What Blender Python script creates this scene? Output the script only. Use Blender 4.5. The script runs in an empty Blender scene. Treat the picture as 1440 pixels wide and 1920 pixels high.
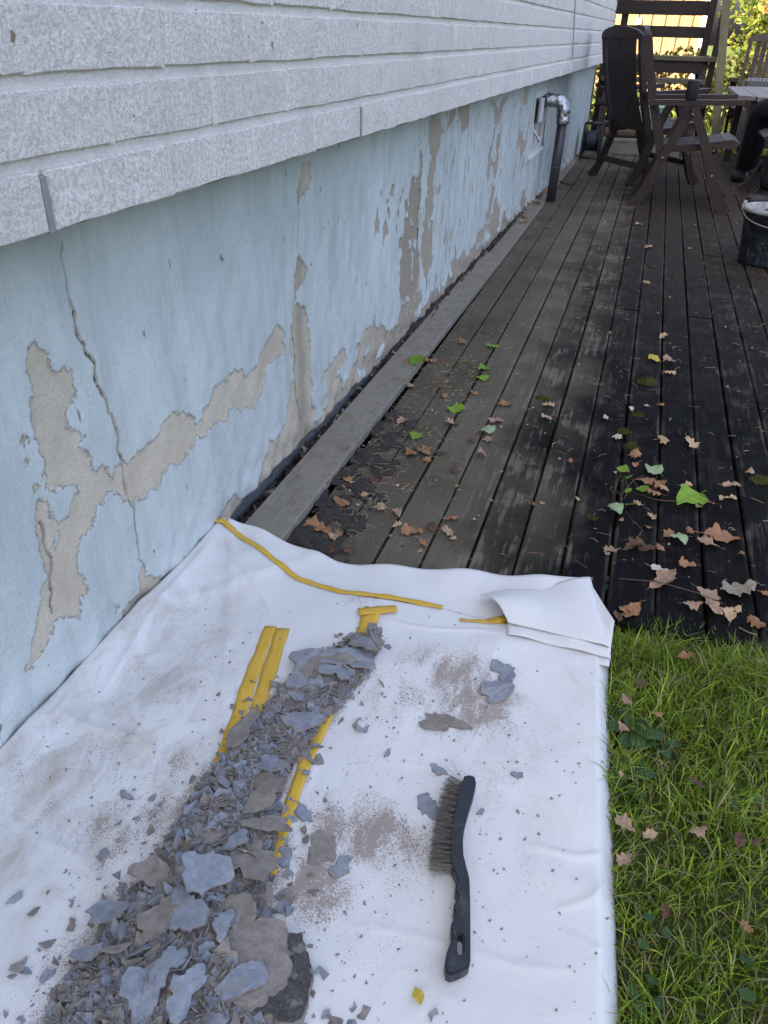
import bpy, bmesh, math, random
import numpy as np
from mathutils import Vector, Matrix, Euler
random.seed(7); rng = np.random.default_rng(7)
R_ = math.radians
scene = bpy.context.scene
COL = scene.collection

# ------------------------------------------------------------------ camera
FPX, CXP, CYP, CH = 1442.0, 720.0, 960.0, 1.03
def _n(v): v = np.array(v, float); return v/np.linalg.norm(v)
_Y = _n((1256-CXP, CYP-69, -FPX)); _Z = -_n((650-CXP, CYP-3295, -FPX))
_Z = _n(_Z-_Y*np.dot(_Z, _Y)); _X = np.cross(_Y, _Z)
RW = np.array([_X, _Y, _Z])                       # camera axes -> world axes
CAM = np.array([0., 0., CH])
cd = bpy.data.cameras.new('camera'); cam = bpy.data.objects.new('camera', cd); COL.objects.link(cam)
cd.sensor_fit = 'VERTICAL'; cd.sensor_height = 24.0; cd.lens = FPX/1920*24.0
cd.clip_start = 0.02; cd.clip_end = 600
cam.matrix_world = Matrix.Translation((0, 0, CH)) @ Matrix(RW.tolist()).to_4x4()
scene.camera = cam

# ------------------------------------------------------------------ sky and sun
SUN_EL, SUN_DIR = R_(43), _n((-0.80, -0.60))      # the sun stands behind the house, to the left
w = bpy.data.worlds.new('World'); scene.world = w; w.use_nodes = True
wn = w.node_tree.nodes; bg = wn['Background']
sky = wn.new('ShaderNodeTexSky'); sky.sky_type = 'NISHITA'; sky.sun_disc = False
sky.sun_elevation = SUN_EL; sky.sun_rotation = math.atan2(SUN_DIR[0], SUN_DIR[1])
sky.air_density = 0.65; sky.dust_density = 8.0; sky.ozone_density = 0.0
w.node_tree.links.new(sky.outputs[0], bg.inputs[0]); bg.inputs[1].default_value = 0.15
sd = bpy.data.lights.new('sun', 'SUN'); sd.energy = 2.3; sd.angle = R_(0.5); sd.color = (1.0, 0.93, 0.80)
sun = bpy.data.objects.new('sun', sd); COL.objects.link(sun)
_sv = Vector((SUN_DIR[0]*math.cos(SUN_EL), SUN_DIR[1]*math.cos(SUN_EL), math.sin(SUN_EL)))
sun.rotation_euler = _sv.to_track_quat('Z', 'Y').to_euler(); sun.location = (-8, -6, 12)
vs = scene.view_settings; vs.view_transform = 'Standard'; vs.look = 'None'; vs.gamma = 1.0; vs.exposure = 2.74
vs.use_curve_mapping = False
scene.cycles.use_denoising = True
scene.cycles.max_bounces = 8; scene.cycles.diffuse_bounces = 4; scene.cycles.transparent_max_bounces = 12

# ------------------------------------------------------------------ layout helpers: a sight line met with a real surface
WS, WX0 = 0.017, -0.833                            # wall face: x = WX0 + WS*y
def ray(px, py): return RW @ _n((px-CXP, CYP-py, -FPX))
def G(px, py, z=0.): d = ray(px, py); return CAM+d*((z-CH)/d[2])
def W(px, py, off=0.): d = ray(px, py); return CAM+d*((WX0+off)/(d[0]-WS*d[1]))
def P(px, py, y): d = ray(px, py); return CAM+d*(y/d[1])
def depth(p): return float(-(RW.T @ (np.array(p, float)-CAM))[2])
def wallx(y): return WX0+WS*y

# ------------------------------------------------------------------ objects
def link(o, parent=None):
    COL.objects.link(o)
    if parent is not None: o.parent = parent
    return o
def tag(o, label=None, cat=None, group=None, kind=None):
    if label: o['label'] = label
    if cat: o['category'] = cat
    if group: o['group'] = group
    if kind: o['kind'] = kind
    return o
def empty(name, loc=(0, 0, 0), rz=0.):
    o = bpy.data.objects.new(name, None); o.location = loc; o.rotation_euler = (0, 0, rz); o.empty_display_size = .1
    return link(o)
def meshobj(name, v, f, mats, parent=None, smooth=False, mi=None):
    me = bpy.data.meshes.new(name); me.from_pydata([tuple(map(float, a)) for a in v], [], f)
    if not isinstance(mats, (list, tuple)): mats = [mats]
    for m in mats: me.materials.append(m)
    if mi is not None: me.polygons.foreach_set('material_index', mi)
    if smooth: me.polygons.foreach_set('use_smooth', [True]*len(me.polygons))
    me.update()
    return link(bpy.data.objects.new(name, me), parent)
def inst(src, name, parent=None, loc=(0, 0, 0), rot=(0, 0, 0), sc=(1, 1, 1)):
    o = bpy.data.objects.new(name, src); o.location = loc; o.rotation_euler = rot
    o.scale = (sc, sc, sc) if isinstance(sc, (int, float)) else sc
    return link(o, parent)
def copy_tree(o, parent=None):
    c = o.copy(); link(c); c.parent = parent
    for ch in list(o.children): copy_tree(ch, c)
    return c
class MB:
    def __init__(s): s.v = []; s.f = []; s.m = []
    def add(s, v, f, m=0):
        b = len(s.v); s.v += [tuple(map(float, a)) for a in v]; s.f += [tuple(i+b for i in q) for q in f]; s.m += [m]*len(f); return s
    def box(s, c, d, rot=None, m=0, bev=0.):
        x, y, z = d[0]/2, d[1]/2, d[2]/2
        if bev > 0:
            bm = bmesh.new(); bmesh.ops.create_cube(bm, size=1.0)
            for q in bm.verts: q.co = Vector((q.co.x*d[0], q.co.y*d[1], q.co.z*d[2]))
            bmesh.ops.bevel(bm, geom=bm.edges[:], offset=bev, segments=1, affect='EDGES')
            bm.verts.ensure_lookup_table(); V = [q.co.copy() for q in bm.verts]; F = [[q.index for q in f.verts] for f in bm.faces]; bm.free()
        else:
            V = [Vector((i*x, j*y, k*z)) for i in (-1, 1) for j in (-1, 1) for k in (-1, 1)]
            F = [(0, 1, 3, 2), (4, 6, 7, 5), (0, 4, 5, 1), (2, 3, 7, 6), (0, 2, 6, 4), (1, 5, 7, 3)]
        if rot is not None:
            M = rot if isinstance(rot, Matrix) else Euler(rot).to_matrix()
            V = [M @ q for q in V]
        return s.add([q+Vector(c) for q in V], F, m)
    def bar(s, a, b, w_, h, up=(0, 0, 1), m=0, bev=0.):
        a, b = Vector(a), Vector(b); d = (b-a); L = d.length; d.normalize()
        u = Vector(up); x = u.cross(d)
        if x.length < 1e-4: x = Vector((1, 0, 0))
        x.normalize(); z = d.cross(x)
        return s.box((a+b)/2, (w_, L, h), Matrix((x, d, z)).transposed(), m, bev)
    def prism(s, poly, z0, z1, fn=lambda x, y, z: (x, y, z), m=0):
        n = len(poly); V = [fn(x, y, z0) for x, y in poly]+[fn(x, y, z1) for x, y in poly]
        F = [tuple(range(n))[::-1], tuple(range(n, 2*n))]+[(i, (i+1) % n, n+(i+1) % n, n+i) for i in range(n)]
        return s.add(V, F, m)
    def ribbon(s, pts, wd, y0, y1, m=0):                 # a board sawn to a curve in the x-z plane, strip of quads
        n = len(pts); wd = [wd]*n if not isinstance(wd, (list, tuple)) else wd
        L, Rr = [], []
        for i, (x, z) in enumerate(pts):
            a = pts[max(0, i-1)]; b = pts[min(n-1, i+1)]; dx, dz = b[0]-a[0], b[1]-a[1]; l = math.hypot(dx, dz) or 1
            L.append((x-dz/l*wd[i]/2, z+dx/l*wd[i]/2)); Rr.append((x+dz/l*wd[i]/2, z-dx/l*wd[i]/2))
        V = []
        for i in range(n):
            V += [(L[i][0], y0, L[i][1]), (Rr[i][0], y0, Rr[i][1]), (Rr[i][0], y1, Rr[i][1]), (L[i][0], y1, L[i][1])]
        F = [(0, 1, 2, 3), (4*n-1, 4*n-2, 4*n-3, 4*n-4)]
        for i in range(n-1):
            for k in range(4): F.append((4*i+k, 4*i+4+k, 4*i+4+(k+1) % 4, 4*i+(k+1) % 4))
        return s.add(V, F, m)
    def tube(s, pts, r, n=8, m=0, cap=True):
        pts = [Vector(p) for p in pts]; k = len(pts); r = [r]*k if not isinstance(r, (list, tuple)) else r
        V = []; ref = None
        for i, p in enumerate(pts):
            d = (pts[min(k-1, i+1)]-pts[max(0, i-1)]).normalized()
            if ref is None: ref = d.orthogonal().normalized()
            ref = (ref-d*ref.dot(d)).normalized(); bi = d.cross(ref)
            V += [p+(ref*math.cos(t)+bi*math.sin(t))*r[i] for t in [2*math.pi*j/n for j in range(n)]]
        F = [(i*n+j, i*n+(j+1) % n, (i+1)*n+(j+1) % n, (i+1)*n+j) for i in range(k-1) for j in range(n)]
        if cap: F += [tuple(range(n))[::-1], tuple(range((k-1)*n, k*n))]
        return s.add(V, F, m)
    def lathe(s, prof, c=(0, 0, 0), n=32, m=0, axis='Z'):
        V = []
        for r, z in prof:
            for j in range(n):
                t = 2*math.pi*j/n; q = (r*math.cos(t), r*math.sin(t), z)
                if axis == 'X': q = (z, r*math.cos(t), r*math.sin(t))
                V.append((q[0]+c[0], q[1]+c[1], q[2]+c[2]))
        F = [(i*n+j, i*n+(j+1) % n, (i+1)*n+(j+1) % n, (i+1)*n+j) for i in range(len(prof)-1) for j in range(n)]
        return s.add(V, F, m)
    def mesh(s, name, mats, smooth=False):
        me = bpy.data.meshes.new(name); me.from_pydata(s.v, [], s.f)
        if not isinstance(mats, (list, tuple)): mats = [mats]
        for q in mats: me.materials.append(q)
        me.polygons.foreach_set('material_index', s.m)
        if smooth: me.polygons.foreach_set('use_smooth', [True]*len(me.polygons))
        me.update(); return me
    def build(s, name, mats, parent=None, smooth=False):
        return link(bpy.data.objects.new(name, s.mesh(name, mats, smooth)), parent)

# ------------------------------------------------------------------ materials
class NT:
    def __init__(s, name):
        s.mat = bpy.data.materials.new(name); s.mat.use_nodes = True; s.t = s.mat.node_tree; s.b = s.t.nodes['Principled BSDF']
    def n(s, typ, **kw):
        q = s.t.nodes.new(typ)
        for k, v in kw.items(): setattr(q, k, v)
        return q
    def l(s, a, b): s.t.links.new(a, b)
    def pos(s, sc=(1, 1, 1), obj=False):
        m = s.n('ShaderNodeMapping'); m.inputs['Scale'].default_value = sc
        if obj: s.l(s.n('ShaderNodeTexCoord').outputs['Object'], m.inputs[0])
        else: s.l(s.n('ShaderNodeNewGeometry').outputs['Position'], m.inputs[0])
        return m.outputs[0]
    def noise(s, v, scale, detail=4, rough=.6, dist=0):
        q = s.n('ShaderNodeTexNoise'); q.inputs['Scale'].default_value = scale; q.inputs['Detail'].default_value = detail
        q.inputs['Roughness'].default_value = rough; q.inputs['Distortion'].default_value = dist; s.l(v, q.inputs['Vector']); return q.outputs['Fac']
    def vor(s, v, scale, feat='F1', out='Distance'):
        q = s.n('ShaderNodeTexVoronoi'); q.feature = feat; q.inputs['Scale'].default_value = scale; s.l(v, q.inputs['Vector']); return q.outputs[out]
    def ramp(s, v, stops, interp='LINEAR'):
        q = s.n('ShaderNodeValToRGB'); q.color_ramp.interpolation = interp; e = q.color_ramp.elements
        while len(e) < len(stops): e.new(.5)
        for i, (p, c) in enumerate(stops):
            e[i].position = p; e[i].color = (c, c, c, 1) if isinstance(c, (int, float)) else (*c, 1)
        s.l(v, q.inputs[0]); return q.outputs[0]
    def math(s, op, a, b=None, c=None, clamp=False):
        q = s.n('ShaderNodeMath', operation=op); q.use_clamp = clamp
        for i, x in enumerate((a, b, c)):
            if x is None: continue
            if isinstance(x, (int, float)): q.inputs[i].default_value = x
            else: s.l(x, q.inputs[i])
        return q.outputs[0]
    def mr(s, v, a, b, c=0., d=1., smooth=False):
        q = s.n('ShaderNodeMapRange'); q.interpolation_type = 'SMOOTHSTEP' if smooth else 'LINEAR'
        for i, x in zip((1, 2, 3, 4), (a, b, c, d)): q.inputs[i].default_value = x
        s.l(v, q.inputs[0]); return q.outputs[0]
    def mix(s, f, a, b, mode='MIX'):
        q = s.n('ShaderNodeMix', data_type='RGBA', blend_type=mode)
        for i, x in ((0, f), (6, a), (7, b)):
            if isinstance(x, (int, float)): q.inputs[i].default_value = x if i == 0 else (x, x, x, 1)
            elif isinstance(x, tuple): q.inputs[i].default_value = (*x, 1)
            else: s.l(x, q.inputs[i])
        return q.outputs[2]
    def attr(s, name, out='Fac'):
        q = s.n('ShaderNodeAttribute', attribute_name=name); return q.outputs[out]
    def bump(s, h, strength=.5, dist=.01, nrm=None):
        q = s.n('ShaderNodeBump'); q.inputs['Strength'].default_value = strength; q.inputs['Distance'].default_value = dist
        s.l(h, q.inputs['Height'])
        if nrm is not None: s.l(nrm, q.inputs['Normal'])
        return q.outputs[0]
    def out(s, col=None, rough=.8, nrm=None, metal=None, spec=None, trans=None):
        for key, x in (('Base Color', col), ('Roughness', rough), ('Metallic', metal), ('Specular IOR Level', spec)):
            if x is None: continue
            if isinstance(x, tuple): s.b.inputs[key].default_value = (*x, 1)
            elif isinstance(x, (int, float)): s.b.inputs[key].default_value = x
            else: s.l(x, s.b.inputs[key])
        if nrm is not None: s.l(nrm, s.b.inputs['Normal'])
        return s.mat
def simple(name, c, rough=.7, var=.25, scale=20, bs=.3, bd=.003, bscale=80, metal=None, spec=None, obj=False):
    t = NT(name); v = t.pos(obj=obj); n1 = t.noise(v, scale)
    col = t.mix(n1, tuple(x*(1-var) for x in c), tuple(min(1, x*(1+var)) for x in c))
    return t.out(col, rough, t.bump(t.noise(v, bscale), bs, bd), metal, spec)
M = {}
# painted foundation: 'peel' holds the distance inside a bare patch, 'crack' the distance to a crack
t = NT('foundation_paint'); v = t.pos(); vst = t.pos((1, 1, .28))
peel = t.attr('peel'); crack = t.attr('crack'); streak = t.attr('streak')
j1 = t.math('SUBTRACT', t.noise(v, 55, 5, .65), .5); j2 = t.math('SUBTRACT', t.noise(vst, 38, 6, .72), .5)
jj = t.math('ADD', t.math('ADD', t.math('MULTIPLY', j1, .016), t.math('MULTIPLY', t.math('SUBTRACT', t.noise(v, 80, 7, .78), .5), .036)), t.math('MULTIPLY', t.math('MULTIPLY', j2, streak), .065))
pe = t.math('ADD', peel, jj)
chipn = t.noise(vst, 34, 5, .7); chip = t.mr(chipn, .59, .597)
chip = t.math('MULTIPLY', chip, t.mr(streak, .25, .8))
bare = t.math('MAXIMUM', t.mr(pe, -.0006, .0006), chip)
c1 = t.noise(v, 2.2, 4, .6); c2 = t.noise(t.pos((1, 3.5, .7)), 4, 5, .65)
paint = t.mix(t.mr(c1, .3, .7), (.485, .52, .50), (.62, .65, .62))
paint = t.mix(t.math('MULTIPLY', t.mr(c2, .48, .74), .65), paint, (.36, .405, .38))
paint = t.mix(t.math('MULTIPLY', t.mr(t.noise(v, 150, 4, .7), .54, .70), .5), paint, (.36, .415, .415))
paint = t.mix(t.math('MULTIPLY', t.mr(t.noise(t.pos((1, 2.2, .35)), 9, 6, .7), .50, .74), .5), paint, (.38, .42, .385))
spot = t.math('MULTIPLY', t.mr(t.noise(t.pos((1, 1, .45)), 42, 3, .5), .70, .73), .75)
paint = t.mix(spot, paint, (.12, .12, .11))
b1 = t.noise(v, 14, 5, .6); b2 = t.noise(v, 260, 2)
render_ = t.mix(t.mr(b1, .3, .7), (.52, .44, .335), (.66, .57, .445))
render_ = t.mix(t.math('MULTIPLY', t.mr(b2, .4, .75), .45), render_, (.36, .315, .26))
grey = t.attr('grey'); render_ = t.mix(t.math('MULTIPLY', grey, .85), render_, (.31, .255, .195))
col = t.mix(bare, paint, render_)
lip = t.math('SUBTRACT', t.mr(t.math('ABSOLUTE', pe), 0, .0022, 1, 0), 0, clamp=True)
col = t.mix(t.math('MULTIPLY', lip, t.math('MULTIPLY', .35, t.mr(chip, 0, 1, 1, 0))), col, (.14, .13, .12))
ck = t.mr(t.math('ADD', crack, t.math('MULTIPLY', j1, .003)), .0003, .0009, 1, 0)
col = t.mix(t.math('MULTIPLY', t.mr(t.math('ADD', crack, t.math('MULTIPLY', j1, .008)), .002, .0042, 1, 0), .9), col, (.36, .31, .245))
col = t.mix(ck, col, (.09, .075, .06))
dirt = t.attr('dirt'); dn = t.mr(t.math('ADD', dirt, t.math('SUBTRACT', t.noise(v, 22, 5, .7), .5)), .45, .75)
col = t.mix(t.math('MULTIPLY', dn, .8), col, (.075, .065, .055))
h = t.math('ADD', t.math('MULTIPLY', bare, -.55), t.math('MULTIPLY', ck, -1.2))
h = t.math('ADD', h, t.math('ADD', t.math('MULTIPLY', t.noise(v, 28, 6, .68), 1.3), t.math('MULTIPLY', t.noise(v, 240, 3, .6), .35))); h = t.math('ADD', h, t.math('MULTIPLY', t.math('MULTIPLY', b2, bare), .35))
M['found'] = t.out(col, .82, t.bump(h, .85, .005), spec=.2)
# split-faced pale brick, mortar
def brickmat(name, a, b, dk, bs, spk):
    t = NT(name); v = t.pos(); oi = t.n('ShaderNodeObjectInfo').outputs['Random']
    n1 = t.noise(v, 150, 6, .72); n2 = t.noise(v, 24, 4, .6); n3 = t.noise(v, 330, 3, .6)
    c = t.mix(t.mr(n1, .43, .56), a, b); c = t.mix(t.math('MULTIPLY', t.mr(n2, .45, .75), .35), c, tuple(x*.8 for x in a))
    c = t.mix(t.math('MULTIPLY', t.mr(n3, .60, .68), spk), c, dk)
    c = t.mix(t.mr(oi, 0, 1, 0, .30), c, tuple(x*.74 for x in b)); c = t.mix(t.mr(t.noise(t.pos((1, 1, .5)), 5, 6, .7), .50, .75, 0, .35), c, (.48, .43, .36))
    rs = t.mr(t.noise(v, 33, 3, .5), .735, .75); c = t.mix(rs, c, (.30, .24, .16))
    hh = t.math('ADD', n1, t.math('MULTIPLY', n3, .4))
    return t.out(c, .9, t.bump(hh, bs, .006), spec=.2)
M['brick'] = brickmat('split_brick', (.65, .59, .54), (.95, .89, .835), (.44, .395, .355), .9, .85)
M['mortar'] = brickmat('mortar', (.87, .815, .765), (.95, .895, .84), (.62, .59, .56), .9, .5)
# deck boards: grey-green by the wall, worn black stain towards the lawn
t = NT('deck_board'); v = t.pos(); g = t.pos((1, .045, 1)); oi = t.n('ShaderNodeObjectInfo').outputs['Random']
sx = t.n('ShaderNodeSeparateXYZ'); t.l(v, sx.inputs[0]); X, Yv = sx.outputs[0], sx.outputs[1]
grain = t.noise(g, 120, 4, .65); g2 = t.noise(t.pos((1, .07, 1)), 62, 6, .75); big = t.noise(v, 3.2, 4, .6)
grey_ = t.mix(grain, (.080, .067, .047), (.160, .137, .102)); grey_ = t.mix(t.mr(big, .4, .7), grey_, (.072, .066, .042))
black = t.mix(grain, (.0016, .0012, .0012), (.0045, .0038, .0036))
brown = t.mix(grain, (.022, .016, .0115), (.056, .044, .033))
far = t.mr(t.math('ADD', Yv, t.math('MULTIPLY', t.math('SUBTRACT', big, .5), 2.0)), 2.5, 5.6)
dark = t.mix(far, black, brown)
stain = t.mr(t.math('ADD', X, t.math('ADD', t.math('MULTIPLY', t.math('SUBTRACT', big, .5), .35), t.math('MULTIPLY', t.math('SUBTRACT', oi, .5), .16))), -.33, -.06)
wear = t.mr(t.math('ADD', g2, t.math('MULTIPLY', t.math('SUBTRACT', t.noise(v, 7, 3), .5), .85)), .54, .66)
ox = t.n('ShaderNodeSeparateXYZ'); t.l(t.n('ShaderNodeTexCoord').outputs['Object'], ox.inputs[0]); edge = t.mr(t.math('ADD', t.math('ABSOLUTE', ox.outputs[0]), t.math('MULTIPLY', t.math('SUBTRACT', g2, .5), .05)), .036, .047)
worn = t.math('ADD', t.mr(t.math('ABSOLUTE', t.math('SUBTRACT', X, -.16)), .05, .22, 1., .10), t.mr(oi, .6, 1, 0, .25))
wear = t.math('ADD', t.math('MULTIPLY', wear, worn), t.math('MULTIPLY', edge, t.math('MULTIPLY', t.mr(t.noise(v, 5, 4), .46, .66), .55)), clamp=True)
cc = t.mix(stain, grey_, dark); cc = t.mix(t.math('MULTIPLY', wear, .55), cc, (.20, .178, .145))
cc = t.mix(t.mr(oi, 0, 1, 0, .4), cc, t.mix(1.0, cc, (.55, .53, .5), 'MULTIPLY'))
speck = t.mr(t.noise(v, 190, 2, .5), .735, .75); cc = t.mix(t.math('MULTIPLY', speck, .7), cc, (.36, .35, .32))
scr = t.mr(t.noise(t.pos((.5, 1.6, 1)), 60, 6, .8, 1.5), .70, .73); cc = t.mix(t.math('MULTIPLY', scr, .35), cc, (.26, .25, .23))
hh = t.math('ADD', t.math('MULTIPLY', grain, .6), t.math('MULTIPLY', g2, .5))
M['deck'] = t.out(cc, t.mr(t.noise(v, 12), .3, .7, .72, .95), t.bump(hh, .7, .004), spec=.11)
t = NT('pale_plank'); v = t.pos(); grain = t.noise(t.pos((1, .045, 1)), 120, 4, .65); g2 = t.noise(v, 18, 5, .7)
cc = t.mix(grain, (.155, .138, .108), (.275, .25, .205)); cc = t.mix(t.mr(g2, .45, .7, 0, .6), cc, (.115, .105, .072)); cc = t.mix(t.mr(t.noise(v, 130, 3), .66, .7, 0, .6), cc, (.08, .07, .055))
M['plank_pale'] = t.out(cc, .85, t.bump(grain, .6, .003), spec=.15)
# white covering paper with dust of the 'dust' attribute
t = NT('covering_paper'); v = t.pos(); dust = t.math('MULTIPLY', t.attr('dust'), t.mr(t.noise(t.pos((1.3, .7, 1)), 17, 6, .72, .6), .3, .68, .45, 1.2)); smear = t.attr('smear')
fine = t.noise(v, 520, 2, .6); mid = t.noise(v, 210, 3, .65)
th = t.math('SUBTRACT', .84, t.math('MULTIPLY', dust, .45)); d1 = t.math('MULTIPLY', t.math('SUBTRACT', fine, th), 14., clamp=True)
th2 = t.math('SUBTRACT', .80, t.math('MULTIPLY', dust, .30)); d2 = t.math('MULTIPLY', t.math('SUBTRACT', mid, th2), 16., clamp=True)
dd = t.math('MAXIMUM', d1, d2)
base = t.mix(t.mr(t.noise(v, 5, 4), .35, .7), (.635, .625, .60), (.59, .585, .565))
film = t.math('MULTIPLY', smear, t.mr(t.noise(t.pos((1.4, .8, 1)), 13, 7, .75, .7), .42, .70)); base = t.mix(t.math('MULTIPLY', film, .9), base, (.40, .35, .28))
base = t.mix(t.math('MULTIPLY', t.mr(dust, .5, 1.0), .30), base, (.42, .335, .28))
cc = t.mix(t.math('MULTIPLY', dd, .86), base, t.mix(t.noise(v, 900, 1), (.16, .125, .10), (.33, .265, .22)))
hh = t.noise(v, 30, 3, .5)
M['paper'] = t.out(cc, .62, t.bump(t.math('ADD', t.math('ADD', t.math('MULTIPLY', hh, .5), t.math('ADD', t.math('MULTIPLY', t.noise(v, 7, 4, .6, .8), 1.2), t.math('MULTIPLY', t.math('ABSOLUTE', t.math('SUBTRACT', t.noise(v, 4.3, 2, .5, .4), .5)), -4.5))), t.math('MULTIPLY', dd, .12)), .32, .008), spec=.3)
t = NT('yellow_tape'); v = t.pos(); n1 = t.noise(v, 45, 4); n2 = t.noise(v, 420, 2)
cc = t.mix(n1, (.54, .31, .02), (.61, .385, .04)); cc = t.mix(t.math('MULTIPLY', t.mr(n2, .5, .72), .45), cc, (.36, .30, .18))
M['tape'] = t.out(cc, .5, t.bump(t.noise(v, 160, 3), .3, .002), spec=.35)
def flakemat(name, a, b, c):
    t = NT(name); v = t.pos(obj=False); oi = t.n('ShaderNodeObjectInfo').outputs['Random']; n1 = t.noise(v, 70, 5, .65); n2 = t.noise(v, 340, 3)
    cc = t.mix(t.mr(n1, .35, .65), a, b); cc = t.mix(t.math('MULTIPLY', t.mr(n2, .5, .75), .55), cc, c); cc = t.mix(t.math('MULTIPLY', t.mr(t.noise(v, 38, 5, .7), .56, .62), .6), cc, (.27, .24, .21))
    cc = t.mix(t.mr(oi, 0, 1, 0, .35), cc, t.mix(1.0, cc, (.66, .64, .62), 'MULTIPLY'))
    return t.out(cc, .85, t.bump(t.math('ADD', n1, t.math('MULTIPLY', n2, .5)), .5, .003), spec=.2)
M['flake_blue'] = flakemat('flake_blue', (.19, .21, .245), (.285, .305, .34), (.215, .195, .175))
M['flake_bare'] = flakemat('flake_bare', (.195, .17, .147), (.29, .255, .222), (.145, .128, .115))
M['flake_dark'] = flakemat('flake_dark', (.05, .048, .046), (.085, .08, .075), (.20, .19, .18))
M['dust'] = flakemat('debris_dust', (.10, .088, .08), (.20, .175, .158), (.07, .062, .058))
M['black_plastic'] = simple('black_plastic', (.013, .014, .018), .42, .3, 60, .15, .001, 300, spec=.45)
t = NT('brush_handle'); v = t.pos(); n1 = t.noise(v, 30, 4); sp = t.mr(t.noise(v, 420, 2), .72, .75)
cc = t.mix(n1, (.012, .014, .019), (.022, .025, .033)); cc = t.mix(t.math('MULTIPLY', sp, .8), cc, (.3, .28, .26)); cc = t.mix(t.mr(t.noise(v, 26, 6, .75), .54, .72, 0, .35), cc, (.16, .145, .13))
M['handle'] = t.out(cc, t.mr(n1, .3, .7, .36, .58), t.bump(t.noise(v, 350, 2), .15, .001), spec=.45)
M['wire'] = simple('steel_wire', (.26, .235, .205), .5, .5, 300, .1, .001, 400, metal=.6)
def woodmat(name, a, b, rough, stretch=(1, 1, .08), sc=60):
    t = NT(name); v = t.pos(stretch, obj=True); n1 = t.noise(v, sc, 5, .65); n2 = t.noise(t.pos(obj=True), 9, 4)
    oi = t.n('ShaderNodeObjectInfo').outputs['Random']
    cc = t.mix(t.mr(n1, .3, .7), a, b); cc = t.mix(t.math('MULTIPLY', t.mr(n2, .4, .7), .4), cc, tuple(x*.55 for x in a))
    cc = t.mix(t.mr(oi, 0, 1, 0, .3), cc, tuple(x*.6 for x in b))
    return t.out(cc, rough, t.bump(n1, .4, .003), spec=.35)
M['teak'] = woodmat('dark_oiled_wood', (.020, .012, .0105), (.044, .027, .022), .5)
M['teak_x'] = woodmat('dark_oiled_wood_long', (.020, .012, .0105), (.046, .028, .023), .5, (.08, 1, 1))
M['table_top'] = woodmat('weathered_table', (.13, .125, .125), (.23, .22, .22), .55, (1, .05, 1))
M['stair'] = woodmat('stair_stain', (.020, .013, .011), (.038, .026, .021), .65, (.08, 1, 1))
M['stair_lit'] = woodmat('lit_stain', (.085, .075, .05), (.14, .12, .08), .7, (.08, 1, 1))  # yellowish light on the tread tops, put into a paler stain colour
M['post'] = woodmat('green_impregnated_post', (.15, .135, .075), (.22, .20, .12), .7)
M['pale_wood'] = woodmat('pale_step_wood', (.16, .15, .11), (.26, .245, .19), .7, (.08, 1, 1))
M['bark'] = simple('bark', (.09, .06, .04), .9, .5, 25, .8, .01, 60)
M['trunk'] = simple('tree_bark', (.085, .07, .05), .9, .4, 8, .8, .02, 20)
M['cloth_black'] = simple('black_cloth', (.008, .0085, .013), .85, .3, 30, .5, .004, 45, spec=.2)
M['shoe'] = simple('black_shoe', (.008, .008, .009), .6, .3, 30, .3, .002, 60)
M['skin'] = simple('skin', (.42, .27, .20), .55, .1, 30, .2, .001, 120)
M['hair'] = simple('dark_hair', (.03, .02, .014), .5, .3, 80, .6, .004, 90)
M['rattan'] = None
t = NT('grey_rattan'); v = t.pos(obj=True); wv = t.n('ShaderNodeTexChecker'); wv.inputs['Scale'].default_value = 55; t.l(v, wv.inputs[0])
M['rattan'] = t.out(t.mix(wv.outputs['Fac'], (.05, .052, .06), (.11, .11, .125)), .6, t.bump(wv.outputs['Fac'], .6, .004))
M['pvc'] = simple('dark_grey_pipe', (.035, .038, .044), .42, .25, 25, .1, .001, 120, spec=.45)
t = NT('foil'); v = t.pos(obj=True); n1 = t.noise(v, 26, 3, .6, .8); n2 = t.vor(v, 34)
M['foil'] = t.out(t.mix(n1, (.36, .365, .38), (.58, .585, .60)), t.mr(n1, .3, .7, .30, .50), t.bump(t.math('ADD', n1, t.math('MULTIPLY', n2, .6)), .8, .012), metal=1.0)
M['white_paint'] = simple('white_window_paint', (.62, .63, .62), .55, .2, 30, .3, .002, 90)
M['glass'] = NT('window_glass').out((.02, .025, .03), .06, spec=.6)
M['cable_grey'] = simple('grey_cable', (.55, .52, .53), .55, .1, 30, .1, .001, 90)
M['weep'] = simple('weep_strip', (.25, .24, .25), .6, .12, 40, .3, .002, 90)
t = NT('bucket_plastic'); v = t.pos(obj=True); n1 = t.noise(v, 22, 5, .7); n2 = t.noise(v, 60, 4, .7)
cc = t.mix(n1, (.010, .013, .02), (.022, .027, .038)); cc = t.mix(t.mr(t.math('ADD', n1, t.math('MULTIPLY', t.math('SUBTRACT', n2, .5), .8)), .50, .72, 0, .6), cc, (.17, .17, .16))
M['bucket'] = t.out(cc, .5, t.bump(n2, .3, .003), spec=.4)
t = NT('mortar_caked_plastic'); v = t.pos(obj=True); n1 = t.noise(v, 40, 5, .7)
M['bucket_in'] = t.out(t.mix(t.mr(n1, .35, .65), (.16, .165, .165), (.36, .36, .345)), .8, t.bump(n1, .6, .006))
M['soil'] = simple('dark_soil', (.035, .028, .022), .95, .6, 70, .9, .01, 150)
M['membrane'] = simple('black_membrane', (.012, .013, .016), .5, .4, 40, .3, .003, 80)
t = NT('lawn_ground'); v = t.pos(); n1 = t.noise(v, 6, 6, .7); n2 = t.noise(v, 45, 4, .7)
cc = t.mix(n1, (.028, .040, .009), (.075, .105, .02)); cc = t.mix(t.math('MULTIPLY', t.mr(n2, .45, .7), .7), cc, (.045, .040, .02))
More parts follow.
